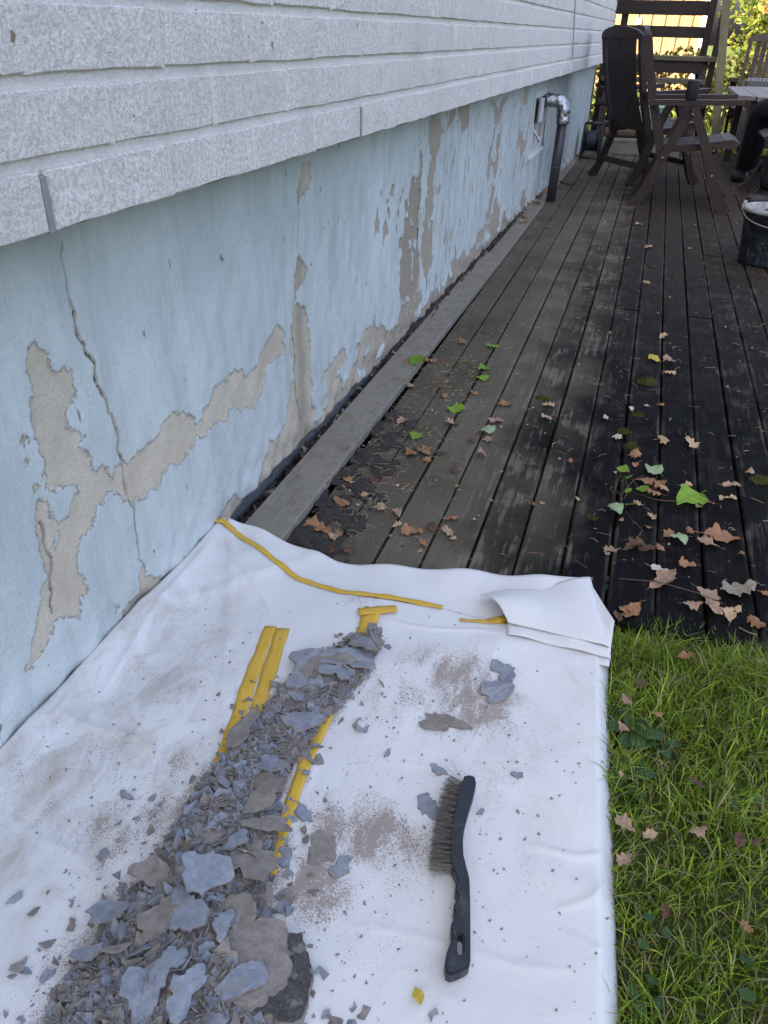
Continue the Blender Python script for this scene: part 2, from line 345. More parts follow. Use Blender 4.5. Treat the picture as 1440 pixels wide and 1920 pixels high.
M['lawn'] = t.out(cc, .95, t.bump(n2, .9, .03), spec=.1)
def leafmat(name, a, b, tr=.25, rough=.6, attr=None):
    t = NT(name); v = t.pos(obj=True); oi = t.n('ShaderNodeObjectInfo').outputs['Random']
    cc = t.mix(t.mr(t.noise(v, 6, 5, .7), .3, .7), a, b); cc = t.mix(t.mr(oi, 0, 1, 0, .4), cc, tuple(x*.62 for x in a))
    if not attr:
        sy = t.n('ShaderNodeSeparateXYZ'); t.l(v, sy.inputs[0]); ay = t.math('ABSOLUTE', sy.outputs[1]); vein = t.math('MAXIMUM', t.mr(ay, .010, .018, 1, 0), t.mr(t.math('ABSOLUTE', t.math('SINE', t.math('MULTIPLY', t.math('ADD', sy.outputs[0], t.math('MULTIPLY', ay, -.8)), 26.))), .05, .14, .6, 0))
        cc = t.mix(t.math('MULTIPLY', vein, .45), cc, tuple(x*.45 for x in a)); cc = t.mix(t.mr(t.noise(v, 17, 3), .60, .68, 0, .6), cc, tuple(x*.35 for x in a))
    if attr: cc = t.mix(1.0, cc, t.attr(attr, 'Color'), 'MULTIPLY')
    m = t.out(cc, rough, t.bump(t.noise(v, 28, 3), .4, .003), spec=.25)
    if tr:
        ts = t.n('ShaderNodeBsdfTranslucent'); t.l(cc, ts.inputs[0]); mx = t.n('ShaderNodeMixShader'); mx.inputs[0].default_value = tr
        o = t.t.nodes['Material Output']; t.l(t.b.outputs[0], mx.inputs[1]); t.l(ts.outputs[0], mx.inputs[2]); t.l(mx.outputs[0], o.inputs[0])
    return m
M['leaf_b'] = leafmat('leaf_brown', (.27, .13, .058), (.42, .23, .11), .15)
M['leaf_t'] = leafmat('leaf_tan', (.42, .28, .15), (.58, .42, .25), .15)
M['leaf_p'] = leafmat('leaf_pinkish', (.32, .20, .125), (.48, .33, .22), .15)
M['leaf_d'] = leafmat('leaf_dark', (.085, .045, .028), (.17, .09, .05), .15)
M['leaf_w'] = leafmat('leaf_cream', (.52, .43, .33), (.66, .58, .47), .15)
M['leaf_g'] = leafmat('leaf_green', (.17, .32, .03), (.30, .48, .06), .3)
M['leaf_l'] = leafmat('leaf_pale_green', (.27, .37, .18), (.40, .48, .28), .2)
M['leaf_y'] = leafmat('leaf_yellow', (.58, .42, .05), (.68, .54, .12), .25)
M['leaf_k'] = leafmat('leaf_grey', (.20, .165, .12), (.32, .27, .20), .1)
M['moss'] = simple('moss', (.075, .085, .012), .95, .5, 120, .9, .006, 300)
M['grass'] = leafmat('grass', (.9, .9, .9), (1., 1., 1.), .3, .55, 'col')
M['weed'] = leafmat('weed_leaf', (.040, .095, .022), (.075, .15, .035), .2, .45)
M['foliage'] = leafmat('foliage', (.85, .85, .85), (1., 1., 1.), .45, .55, 'col')
t = NT('yellow_cladding'); v = t.pos((1, 1, .1)); n1 = t.noise(v, 8, 4)
M['yellow'] = t.out(t.mix(n1, (.31, .185, .08), (.345, .21, .09)), .7)
M['roof'] = simple('roof_tile', (.16, .07, .05), .8, .3, 4, .5, .02, 6)
M['render_white'] = simple('plain_brick_wall', (.55, .54, .52), .9, .12, 12, .6, .01, 40)
M['green_box'] = simple('green_plastic', (.19, .33, .22), .45, .1, 20, .1, .001, 60)
M['reel_blue'] = simple('cable_blue', (.012, .02, .034), .5, .2, 40, .2, .001, 90)
M['speaker'] = simple('speaker_fabric', (.012, .013, .017), .8, .3, 200, .5, .002, 500)

# ================================================================== GROUND
def gz(x, y):                                      # lawn height; a soil bed runs along the house
    return -.038+.008*np.sin(x*3.1+1.3)*np.cos(y*2.3)+.006*np.sin(x*11+y*7)
def axis(parts):
    out = []
    for a, b, st in parts: out += list(np.arange(a, b-1e-6, st))
    return np.array(out+[parts[-1][1]])
gxs = axis([(-90, -12, 13), (-12, -1, 1.1), (-1, 3, .1), (3, 12, 1.), (12, 90, 13)]); gys = axis([(-60, -4, 8), (-4, 0, .5), (0, 2.2, .1), (2.2, 20, 1.), (20, 160, 14)])
V = [(x, y, float(gz(x, y))-.03*(y > 1.5)-.25*(y > 9.6)*0) for y in gys for x in gxs]; nx = len(gxs)
F = [(j*nx+i, j*nx+i+1, (j+1)*nx+i+1, (j+1)*nx+i) for j in range(len(gys)-1) for i in range(nx-1)]
tag(meshobj('lawn_ground', V, F, M['lawn'], smooth=True), 'mown lawn around the house and the deck', None, None, 'structure')

# ================================================================== DECK
DY0, DY1, PITCH, PX0 = 1.335, 9.55, .1032, -.637
deck = MB()
for y in np.arange(1.42, 9.5, .6): deck.box((.95, y, -.10), (3.3, .045, .10))
deck = tag(deck.build('deck', M['stair']), 'dark weathered wooden deck along the house', None, None, 'structure')
def plank_mesh(wd, L, th, seed):
    r = np.random.default_rng(seed); n = max(4, int(L/.35)); V = []; F = []
    prof = [(-wd/2, -th), (-wd/2, -.004), (-wd/2+.0035, 0), (wd/2-.0035, 0), (wd/2, -.004), (wd/2, -th)]
    ph = r.uniform(0, 6); k = len(prof)
    for i in range(n+1):
        y = -L/2+L*i/n; dx = .0011*math.sin(ph+y*1.7); cup = .0012*math.sin(ph*2+y*.9)
        V += [(px+dx, y, pz+(cup if pz > -.01 else 0)) for px, pz in prof]
    for i in range(n): F += [(i*k+j, i*k+j+1, (i+1)*k+j+1, (i+1)*k+j) for j in range(k-1)]
    F += [tuple(range(k)), tuple(range(n*k, n*k+k))[::-1]]
    return V, [f[::-1] for f in F]
for k in range(31):
    xl = PX0+PITCH*k
    yj = 4.75 if k % 3 == 1 else (6.3 if k % 3 == 2 else 3.55)
    if k < 3: yj = 6.6
    for a, b in ((DY0+random.uniform(-.012, .012), yj-.002), (yj+.002, DY1)):
        v_, f_ = plank_mesh(PITCH-.006, b-a, .026, k*7+int(a*10))
        o = meshobj('plank', v_, f_, M['deck'], deck); o.location = (xl+PITCH/2, (a+b)/2, random.uniform(-.0016, .0016))
# the loose plank lying against the wall
v_, f_ = plank_mesh(.112, 3.0, .024, 991); o = meshobj('plank', v_, f_, M['plank_pale'], deck)
o.location = (-.700, 2.78, .020); o.rotation_euler = (R_(-.16), 0, R_(-.25)); o['label'] = 'paler loose plank lying raised along the wall'
v_, f_ = plank_mesh(.100, 5.22, .026, 992); o = meshobj('plank', v_, f_, M['plank_pale'], deck); o.location = (-.690, 6.93, 0)

# ================================================================== HOUSE
house = tag(empty('house', (-3, 4, -.2)), 'house with pale brick wall above a peeling light blue foundation', 'house')
def local(o):                                     # keep world placement under an offset Empty
    o.location = Vector(o.location)-Vector((-3, 4, -.2)); return o
BZ, COURSE, BH, BOFF = .8029, .0864, .0718, .115   # brick underside, course, brick height, overhang over the foundation
K1 = (0, 440, 2.0); K2 = (380, 200, 2.1176); R1 = (680, 200, 6.857); R2 = (680, 440, 6.857); R3 = (580, 580, 6.545); R4 = (380, 720, 6.0); R5 = (860, 160, 6.0)
def wp(tagc, pts):
    o = []
    for x, y in pts:
        p = W(tagc[0]+x/tagc[2], tagc[1]+y/tagc[2]); o.append((p[1], p[2]))
    return np.array(o)
PEEL = [
 (K1, [(135,398),(150,430),(185,475),(225,505),(245,500),(275,525),(285,580),(280,640),(250,685),(262,730),(305,745),(300,800),(345,835),(355,880),(385,870),(415,905),(430,915),(455,860),(475,850),(515,812),(530,820),(580,770),(625,690),(645,668),(690,658),(725,680),(735,712),(760,690),(785,640),(800,580),(850,550),(880,505),(905,500),(930,530),(960,505),(1000,400),(1038,342),(1066,360),(1072,436),(1029,474),(996,520),(986,586),(910,662),(864,654),(808,710),(800,715),(760,760),(735,770),(690,830),(660,860),(620,880),(610,920),(560,960),(515,985),(510,1010),(490,1020),(470,1000),(430,970),(400,968),(385,1010),(360,1040),(350,1090),(310,1140),(300,1200),(305,1280),(340,1320),(305,1370),(305,1440),(255,1430),(215,1450),(200,1500),(160,1580),(130,1620),(95,1645),(120,1580),(120,1530),(150,1430),(165,1360),(180,1300),(160,1210),(150,1130),(135,1060),(135,1000),(180,1020),(200,1060),(225,1085),(260,1050),(275,990),(305,965),(290,940),(240,950),(210,965),(180,955),(160,900),(150,790),(125,720),(115,650),(110,540),(95,480),(110,420)]),
 (K1, [(545,1245),(575,1290),(625,1275),(470,1450),(490,1380),(530,1340),(520,1290)]), (K1, [(85,755),(105,785),(92,803),(78,775)]), (K1, [(130,935),(138,962),(125,967)]), (K1, [(100,830),(108,850),(96,862)]),
 (K1, [(430,1385),(447,1390),(440,1415)]),
 (K2, [(390,220),(425,225),(428,290),(405,340),(375,385),(372,345),(385,290)]),
 (K2, [(378,595),(400,625),(413,640),(405,680),(385,725),(375,740),(366,700),(368,640)]),
 (K2, [(370,745),(378,780),(415,825),(425,900),(432,1000),(440,1130),(355,1130),(365,1010),(345,960),(350,880),(365,860)]),
 (R4, [(1000,0),(1240,0),(1230,200),(1280,290),(1260,400),(1240,560),(1230,680),(1120,840),(760,1240),(600,1400),(350,1640),(140,1700),(160,1640),(230,1450),(310,1290),(340,1215),(390,1240),(470,1290),(560,1230),(630,1170),(640,1060),(690,880),(750,790),(760,610),(820,630),(880,560),(960,450),(960,340),(1000,130)]),
 (R3, [(1100,220),(1035,210),(990,310),(940,270),(905,215),(860,240),(815,210),(755,200),(740,240),(700,250),(660,330),(635,390),(620,440),(585,430),(575,490),(605,500),(580,620),(550,700),(500,780),(480,830),(470,900),(480,990),(480,1110),(440,1110),(410,1010),(415,890),(380,830),(340,830),(380,680),(430,650),(455,620),(440,520),(415,470),(385,540),(345,570),(310,580),(280,680),(245,740),(210,770),(170,840),(200,880),(240,910),(230,990),(190,1050),(160,1190),(180,1220),(220,1130),(255,1000),(260,1120),(250,1280),(230,1400),(340,1360),(500,1260),(640,1110),(780,960),(960,760),(1150,540),(1300,380)]),
 (R1, [(740,545),(768,610),(770,740),(752,820),(742,930),(735,1060),(730,1300),(722,1560),(715,1680),(690,1900),(530,1920),(520,1850),(465,1790),(470,1720),(515,1700),(530,1600),(535,1470),(545,1440),(580,1480),(590,1340),(605,1200),(615,1060),(630,950),(640,880),(650,930),(670,950),(680,1000),(690,870),(722,890),(728,780),(728,620)]),
 (R2, [(520,180),(700,160),(735,200),(755,280),(735,360),(755,470),(745,580),(720,690),(700,760),(760,680),(765,860),(720,950),(685,1010),(690,1110),(740,1010),(790,970),(820,1010),(830,940),(870,890),(870,800),(920,720),(960,690),(970,770),(1000,760),(1030,630),(1060,720),(1090,620),(1140,570),(1140,440),(1125,370),(1170,280),(1200,170),(1215,370),(1250,280),(1290,220),(1325,340),(1371,290),(1480,330),(1480,480),(1371,560),(1140,800),(940,1050),(620,1420),(330,1720),(140,1920),(0,1920),(0,1290),(60,1210),(110,1165),(160,1170),(195,1210),(265,1185),(340,1285),(395,1180),(440,1180),(460,1080),(490,960),(550,910),(610,850),(600,790),(560,850),(500,880),(485,780),(485,600),(490,400),(475,360),(510,280)]),
 (R1, [(960,120),(1000,130),(1200,40),(1210,80),(1160,150),(1130,300),(1060,330),(1000,420),(985,520),(945,620),(925,700),(920,800),(905,900),(905,1080),(905,1250),(910,1350),(890,1450),(905,1560),(900,1700),(890,1920),(770,1920),(765,1750),(790,1560),(800,1400),(800,1240),(815,1100),(830,980),(850,860),(860,760),(885,680),(890,610),(855,570),(850,300),(850,190)]),
 (R2, [(770,0),(900,0),(890,160),(905,300),(890,400),(850,430),(850,560),(830,640),(820,750),(805,560),(780,420),(770,270),(760,180)]),
 (R1, [(190,1320),(210,1400),(225,1480),(225,1600),(155,1680),(160,1480)]), (R1, [(280,1500),(335,1550),(325,1650),(270,1790),(258,1740),(262,1560)]), (R1, [(390,985),(410,1040),(400,1140),(355,1175),(345,1120),(370,1060)]), (R1, [(325,1170),(340,1210),(320,1280),(308,1230)]),
 (R1, [(335,1280),(360,1370),(345,1460),(325,1360)]), (R1, [(525,1050),(538,1080),(515,1160),(508,1120)]), (R1, [(490,1140),(505,1190),(480,1260),(475,1200)]), (R1, [(455,1330),(468,1360),(450,1440),(442,1400)]), (R1, [(545,1230),(590,1230),(580,1340),(550,1380)]),
 (R1, [(990,985),(995,1040),(965,1150),(975,1050)]), (R1, [(245,1075),(258,1110),(240,1170),(235,1110)]), (R1, [(1130,1600),(1140,1680),(1120,1800),(1100,1830),(1115,1720)]),
 (R5, [(0,200),(130,180),(130,215),(120,340),(105,480),(40,525),(35,400),(15,330)]), (R5, [(350,120),(560,70),(560,150),(480,210),(470,400),(420,470),(395,400),(390,230)]), (R5, [(750,30),(790,0),(775,170),(750,235),(725,170)]),
 (R5, [(395,470),(405,480),(400,560),(370,820),(345,1050),(315,980),(340,860),(330,790),(345,700),(380,600)]), (R5, [(460,530),(478,640),(450,800),(425,1010),(395,990),(385,920),(420,800),(430,600)]), (R5, [(370,830),(430,850),(400,960),(360,940)]),
 (R5, [(685,450),(715,520),(720,620),(760,580),(780,400),(795,420),(765,640),(745,740),(700,790),(650,740),(655,640),(675,580)]), (R5, [(730,800),(740,850),(720,985),(715,900)]), (R5, [(375,1130),(405,1210),(380,1370),(360,1500),(300,1560),(305,1450),(345,1330)]),
 (R5, [(430,1260),(455,1400),(460,1560),(400,1700),(370,1770),(310,1640),(310,1560),(400,1450),(395,1340)]), (R5, [(310,1560),(290,1700),(240,1780),(195,1850),(180,1990),(0,2080),(0,1990),(100,1920),(190,1780),(250,1650)]), (R5, [(515,1420),(530,1480),(510,1600),(495,1640),(480,1560),(495,1450)]),
 (R5, [(640,1320),(650,1420),(580,1550),(550,1560),(600,1440)]), (R5, [(720,1160),(760,1150),(755,1300),(740,1400),(700,1430),(675,1370),(705,1270)]), (R5, [(770,1190),(830,1170),(820,1290),(770,1360),(765,1250)])]
HOLES = [(R2, [(632,200),(655,240),(646,560),(634,640)]), (R2, [(20,1480),(95,1380),(85,1500),(50,1570),(0,1560)]), (R2, [(175,1620),(200,1500),(260,1380),(275,1400),(255,1550),(215,1570)]),
 (R2, [(740,340),(775,360),(790,480),(820,560),(810,740),(860,800),(850,900),(760,960),(700,1110),(690,1010),(740,930),(770,860),(765,690),(725,720),(752,580)]), (R1, [(825,1120),(845,1130),(840,1190),(828,1180)]),
 (R1, [(850,1450),(885,1500),(865,1580),(850,1570)]), (R1, [(635,1440),(650,1500),(640,1560),(628,1520)]), (R1, [(590,1720),(630,1710),(640,1780),(600,1790)]), (R1, [(660,1710),(700,1700),(710,1750),(690,1860),(655,1800)]),
 (K1, [(218,1105),(225,1130),(215,1190),(205,1160)]), (R3, [(690,720),(600,740),(600,900),(550,940),(560,960),(620,880),(620,1000),(740,920),(720,860),(690,850)])]
CRACKS = [(K1, [(235,20),(240,120),(255,220),(275,290)], .0003), (K1, [(275,290),(285,360),(320,440),(355,480),(360,560),(400,620),(425,690),(445,760),(460,840)], .0020), (K1, [(460,840),(470,920),(485,1000),(505,1090),(515,1160)], .0010), (K1, [(515,1160),(545,1245)], .0003),
 (K2, [(378,385),(376,480),(378,600)], .0004), (K2, [(378,600),(372,740),(365,860),(375,1000),(368,1080),(400,1250),(404,1380)], .0020),
 (R1, [(770,210),(745,450),(728,620),(728,780)], .0012), (R1, [(735,1050),(730,1300),(720,1560),(715,1700),(690,1900)], .0042), (R1, [(845,300),(830,500),(805,690)], .0018), (R2, [(630,640),(630,1180)], .003), (K1, [(160,1080),(185,1180),(205,1260),(205,1420)], .0016),
 (R5, [(275,390),(240,750),(210,1080)], .0022), (R5, [(210,1080),(200,1400),(190,1720)], .0034), (R5, [(560,300),(540,600),(510,950),(480,1400)], .0026), (R5, [(645,220),(615,500),(590,830)], .0040), (R5, [(1260,60),(1230,300)], .003)]
WY0, WY1, OP = .30, 9.38, (5.50, 6.12, .345, .715)    # last: basement window opening (y0,y1,z0,z1)
ys = axis([(WY0, 2.4, .0036), (2.4, 4.2, .007), (4.2, WY1, .016)]); zs = axis([(-.30, -.04, .02), (-.04, .82, .0044)])
YY, ZZ = np.meshgrid(ys, zs); yy, zz = YY.ravel(), ZZ.ravel()
def seg_d(py_, pz_, a, b):
    ab = b-a; l2 = ab@ab+1e-12; tt = np.clip(((py_-a[0])*ab[0]+(pz_-a[1])*ab[1])/l2, 0, 1)
    return np.hypot(py_-a[0]-tt*ab[0], pz_-a[1]-tt*ab[1])
def sdf(poly, pad=.03):
    out = np.full(yy.shape, -pad); mn, mx = poly.min(0)-pad, poly.max(0)+pad
    I = np.where((yy > mn[0]) & (yy < mx[0]) & (zz > mn[1]) & (zz < mx[1]))[0]
    if len(I) == 0: return out
    a_, b_ = yy[I], zz[I]; d = np.full(len(I), 9.); ins = np.zeros(len(I), bool); n = len(poly)
    for i in range(n):
        p, q = poly[i], poly[(i+1) % n]; d = np.minimum(d, seg_d(a_, b_, p, q))
        c = (p[1] > b_) != (q[1] > b_); ins ^= c & (a_ < (q[0]-p[0])*(b_-p[1])/(q[1]-p[1]+1e-12)+p[0])
    out[I] = np.where(ins, d, -np.minimum(d, pad)); return out
peel = np.full(yy.shape, -.03)
prng = np.random.default_rng(21)
def rough(q):                                     # broken, toothed outline
    for it in range(3):
        n = len(q); nx_ = np.roll(q, -1, 0); d = nx_-q; L = np.hypot(d[:, 0], d[:, 1])[:, None]; m_ = (q+nx_)/2+np.stack([-d[:, 1], d[:, 0]], 1)*prng.normal(0, .17 if it < 2 else .22, (n, 1))*(L > .007)
        o_ = np.empty((2*n, 2)); o_[0::2] = q; o_[1::2] = m_; q = o_
    return q
for tg, pts in PEEL: peel = np.maximum(peel, sdf(rough(wp(tg, pts))))
band = np.where((yy > 1.5) & (yy < 5.4), (.024+.030*np.clip((yy-1.7)/.4, 0, 1)+.022*np.sin(yy*31)*np.sin(yy*13)+.014*np.sin(yy*67))-zz-.03*np.clip((1.8-yy)/.3, 0, 1)-.03*np.clip((yy-4.9)/.5, 0, 1), -.03); peel = np.maximum(peel, np.clip(band, -.03, .05))
for tg, pts in HOLES: peel = np.minimum(peel, -sdf(wp(tg, pts)))
crack = np.full(yy.shape, .02)
for tg, pts, wd in CRACKS:
    q = wp(tg, pts)
    for it in range(3):
        d = np.diff(q, axis=0); m_ = (q[:-1]+q[1:])/2+np.stack([-d[:, 1], d[:, 0]], 1)*prng.normal(0, .09, (len(d), 1)); o_ = np.empty((len(q)*2-1, 2)); o_[0::2] = q; o_[1::2] = m_; q = o_
    for i in range(len(q)-1): crack = np.minimum(crack, seg_d(yy, zz, q[i], q[i+1])-wd*prng.uniform(.25, 1.25)+.0010)
streak = np.clip((yy-2.3)/1.2, .0, 1.)
grey = np.exp(-((yy-wp(R1, [(650,1300)])[0][0])/.10)**2)*np.clip((zz-.12)/.1, 0, 1)+.8*np.exp(-((yy-wp(K2, [(395,1000)])[0][0])/.035)**2)+.4*np.clip((.12-zz)/.1, 0, 1)+.75*np.clip((yy-2.0)/.7, 0, 1)
dirt = np.clip((.035-zz)/.05, 0, 1)*np.clip((yy-1.45)/.2, 0, 1)*.75
def sm(e0, e1, x): t_ = np.clip((x-e0)/(e1-e0), 0, 1); return t_*t_*(3-2*t_)
dep = -.0032*sm(-.002, .002, peel)-.006*sm(.0025, 0., crack)
dep += .0025*np.sin(yy*5.3+1)*np.sin(zz*7)+.0012*np.sin(yy*23+zz*17)+.0007*np.sin(yy*61-zz*43)
lump = np.clip((.16-zz)/.14, 0, 1); dep += lump*(.004*np.sin(yy*37+zz*29)*np.sin(yy*19-zz*51)+.003*np.sin(yy*83)*np.sin(zz*71))
xx = WX0+WS*yy+dep
ny = len(ys); V = np.stack([xx, yy, zz], 1); F = []
for j in range(len(zs)-1):
    for i in range(ny-1):
        if OP[0] < ys[i]+.008 < OP[1] and OP[2] < zs[j]+.003 < OP[3]: continue
        F.append((j*ny+i, j*ny+i+1, (j+1)*ny+i+1, (j+1)*ny+i))
fw = meshobj('foundation_wall', V, F, M['found'], smooth=True)
for nm, ar in (('peel', peel), ('crack', crack), ('streak', streak), ('grey', np.clip(grey, 0, 1)), ('dirt', dirt)):
    fw.data.attributes.new(nm, 'FLOAT', 'POINT').data.foreach_set('value', ar.astype(np.float32))
fw.parent = house; local(fw); fw['label'] = 'light blue foundation with peeling paint, bare patches and cracks'
# house body behind (walls, roof), out of the picture above
HB = MB(); HX = -8.2
def hp(name, mb, mat, par=house): o = mb.build(name, mat); o.parent = par; return local(o) if par is house else o
def wallbox(y0, y1, z0, z1, o0, o1):               # slab that follows the wall line
    m = MB(); V = [(wallx(y)+o, y, z) for z in (z0, z1) for (y, o) in ((y0, o0), (y0, o1), (y1, o1), (y1, o0))]
    return m.add(V, [(3, 2, 1, 0), (4, 5, 6, 7), (0, 1, 5, 4), (1, 2, 6, 5), (2, 3, 7, 6), (3, 0, 4, 7)])
hp('foundation_core', wallbox(-6, WY0, -.3, .79, -.2, 0), M['render_white'])
hp('foundation_core', wallbox(WY0+.01, WY1-.004, -.3, .80, -.6, -.22), M['render_white'])
m = MB(); m.box((-4.6, 9.28, .25), (7.4, .2, 1.08)); hp('foundation_core', m, M['render_white'])
bw = hp('brick_wall', wallbox(-6, 9.39, BZ+.004, 1.80, -.10, BOFF-.004), M['mortar'])
hp('upper_wall', wallbox(-6, 9.38, 1.802, 4.75, -.10, BOFF), M['render_white'])
m = MB(); m.box((-4.6, 9.30, 2.75), (7.6, .2, 3.9)); m.box((HX, 1.7, 2.9), (.3, 15.4, 3.6)); m.box((-4.5, -5.9, 2.9), (7.4, .2, 3.6)); hp('outer_wall', m, M['render_white'])
m = MB(); yA, yB = -6.5, 9.8
m.add([(-.25, yA, 4.6), (-4.5, yA, 6.2), (-8.8, yA, 4.6), (-.25, yB, 4.6), (-4.5, yB, 6.2), (-8.8, yB, 4.6), (-.25, yA, 4.78), (-4.5, yA, 6.4), (-8.8, yA, 4.78), (-.25, yB, 4.78), (-4.5, yB, 6.4), (-8.8, yB, 4.78)],
      [(0, 3, 4, 1), (1, 4, 5, 2), (6, 7, 10, 9), (7, 8, 11, 10), (0, 1, 7, 6), (1, 2, 8, 7), (3, 9, 10, 4), (4, 10, 11, 5), (0, 6, 9, 3), (2, 5, 11, 8)]); hp('roof', m, M['roof'])
# bricks: a few ragged split faces, copied; joints follow the photograph's module
MOD, JT = .2849, .011
def brick_mesh(L, seed):
    r = np.random.default_rng(seed); pts = []
    n = max(2, int(L/.05))
    for i in range(n+1): pts.append((-L/2+L*i/n, -BH/2+r.normal(0, .0010)))
    for i in range(1, 3): pts.append((L/2+r.normal(0, .0010), -BH/2+BH*i/3))
    for i in range(n+1): pts.append((L/2-L*i/n, BH/2+r.normal(0, .0010)))
    for i in range(1, 3): pts.append((-L/2+r.normal(0, .0010), BH/2-BH*i/3))
    k = len(pts); e = .0022
    V = [(-.02, a, b) for a, b in pts]+[(.0005, a, b) for a, b in pts]+[(.0040+r.normal(0, .0004), a*(1-2*e/L), b*(1-2*e/BH)) for a, b in pts]+[(.0048, 0, 0)]
    F = [(i, (i+1) % k, k+(i+1) % k, k+i) for i in range(k)]+[(k+i, k+(i+1) % k, 2*k+(i+1) % k, 2*k+i) for i in range(k)]+[(2*k+i, 2*k+(i+1) % k, 3*k) for i in range(k)]
    mb = MB(); mb.add(V, F); return mb.mesh('brick', M['brick'])
BM = [brick_mesh(MOD-JT, 40+i) for i in range(10)]; BHALF = [brick_mesh(MOD/2-JT, 80+i) for i in range(3)]
HJ = []
for r_ in range(8):
    zc = BZ+r_*COURSE+BH/2; off = {0: .8417, 1: .9934, 2: .8531, 3: .9448}[r_ % 4] if True else 0
    y = off-4*MOD; hj = MB()
    HJ.append(hj)
    while y < 9.36:
        L = min(MOD, 9.385-y)
        if y+MOD > .28 and L > .05:
            me = BM[random.randrange(10)] if L > .9*MOD else (BHALF[0])
            yc = y+L/2; o = inst(me, 'brick', bw); o.location = Vector((wallx(yc)+BOFF+random.uniform(-.001, .0012), yc, zc))
            if L <= .9*MOD: o.scale = (1, (L-JT)/(MOD/2-JT), 1)
            o.rotation_euler = (0, 0, -WS)
        y += MOD
        if y > .3 and y < 9.3 and not (r_ == 0 and (abs(y-.8417) < .02 or abs(y-1.9811) < .02)): hj.box((wallx(y)+BOFF-.0075, y, zc+random.uniform(-.001, .001)), (.0165, JT+.004, BH+.001))
for hj in HJ: hj.build('head_joints', M['mortar'], bw)['kind'] = 'stuff'
for yj in (.8437, 1.9831):                                # open head joints with a grey strip in the lowest course
    m = MB(); m.box((wallx(yj)+BOFF-.001, yj-.002, BZ+BH/2-.004), (.012, .0105, BH-.004), (0, 0, 0), 0, .001)
    o = m.build('joint_strip', M['weep'], bw)
m = wallbox(.3, 9.38, BZ-.004, BZ+.003, -.02, BOFF-.012)
o = m.build('damp_course', M['membrane'], bw)
# cable fixed to the bricks
m = MB(); pts = [W(1084, -60, BOFF+.008), W(1079, 0, BOFF+.008), W(1076, 60, BOFF+.008), W(1073, 110, BOFF+.008), W(1068, 130, BOFF+.004), W(1063, 134, BOFF-.02)]
m.tube(pts, .0045, 6); hp('cable', m, M['cable_grey'])
# basement window
y0, y1, z0, z1 = OP; win = MB(); D = .10
for (a, b, c, d) in ((y0, y1, z0-.03, z0), (y0, y1, z1, z1+.03), (y0-.03, y0, z0-.03, z1+.03), (y1, y1+.03, z0-.03, z1+.03)):
    win.box((wallx(5.8)-.062, (a+b)/2, (c+d)/2), (.12, b-a, d-c))
wo = hp('window', win, M['found'])
def wpart(name, mb, mat):
    o = mb.build(name, mat, wo); return o
for nm in ('peel', 'crack'): wo.data.attributes.new(nm, 'FLOAT', 'POINT').data.foreach_set('value', np.full(len(wo.data.vertices), -.03 if nm == 'peel' else .02, np.float32))
fx = wallx(5.8)-.014
m = MB(); m.box((fx, y0+.02, (z0+z1)/2), (.03, .035, z1-z0)); m.box((fx, y1-.02, (z0+z1)/2), (.03, .035, z1-z0)); m.box((fx, (y0+y1)/2, z0+.018), (.03, y1-y0-.07, .035)); m.box((fx, (y0+y1)/2, z1-.018), (.03, y1-y0-.07, .035)); wpart('frame', m, M['white_paint'])
m = MB(); m.box((fx-.008, (y0+y1)/2, (z0+z1)/2), (.004, y1-y0-.07, z1-z0-.07)); wpart('pane', m, M['glass'])
m = MB(); m.box((fx+.004, (y0+y1)/2, (z0+z1)/2), (.02, .022, z1-z0-.07)); wpart('glazing_bar', m, M['white_paint'])
m = MB(); m.box((wallx(5.8)+.004, (y0+y1)/2, z0-.008), (.03, y1-y0+.02, .016), (0, R_(6), 0)); wpart('sill', m, M['white_paint'])
m = MB(); m.bar(P(1000, 232, 5.55), P(996, 275, 5.55), .012, .012); m.bar(P(999, 243, 5.56), P(1011, 262, 5.68), .012, .012); wpart('stay', m, M['white_paint'])
m = MB(); m.box((wallx(5.72)+.012, 5.76, .60), (.02, .12, .14), None, 0, .003); wpart('cover_plate', m, M['white_paint'])

# ================================================================== COVERING PAPER
PZ = .012
sheet = empty('covering_paper', (-.35, .9, PZ)); tag(sheet, 'white covering paper spread along the wall, dusty and taped in yellow', 'covering paper')
def sl(o): o.parent = sheet; o.location = Vector(o.location)-Vector((-.35, .9, PZ)); return o
def interp(pts, y): a = np.array(pts); i = np.argsort(a[:, 1]); return np.interp(y, a[i, 1], a[i, 0])
redge = [G(*p, PZ)[:2] for p in ((1150, 1215), (1152, 1300), (1157, 1450), (1163, 1600), (1168, 1750), (1176, 1920))]; redge += [(.20, .30), (.24, -.3)]
seam = [G(*p, PZ)[:2] for p in ((418, 1000), (480, 1038), (560, 1085), (640, 1113), (740, 1128), (830, 1140), (950, 1168), (1150, 1215))]
faredge = [G(*p, PZ)[:2] for p in ((418, 992), (480, 1008), (550, 1030), (630, 1055), (760, 1066), (900, 1076), (1040, 1088), (1100, 1084), (1148, 1170))]
def pile_line():
    L = []
    for x, y, w_, h_ in ((705, 1185, 10, .001), (688, 1212, 22, .003), (635, 1255, 50, .006), (560, 1330, 58, .009), (492, 1420, 56, .013), (440, 1510, 80, .020), (415, 1600, 98, .026), (370, 1700, 118, .030), (325, 1800, 158, .033), (295, 1900, 192, .034), (270, 2010, 210, .034), (255, 2130, 220, .03)):
        p = G(x, y, PZ); L.append((p[0], p[1], w_*depth(p)/FPX, h_))
    return np.array(L)
PL = pile_line()
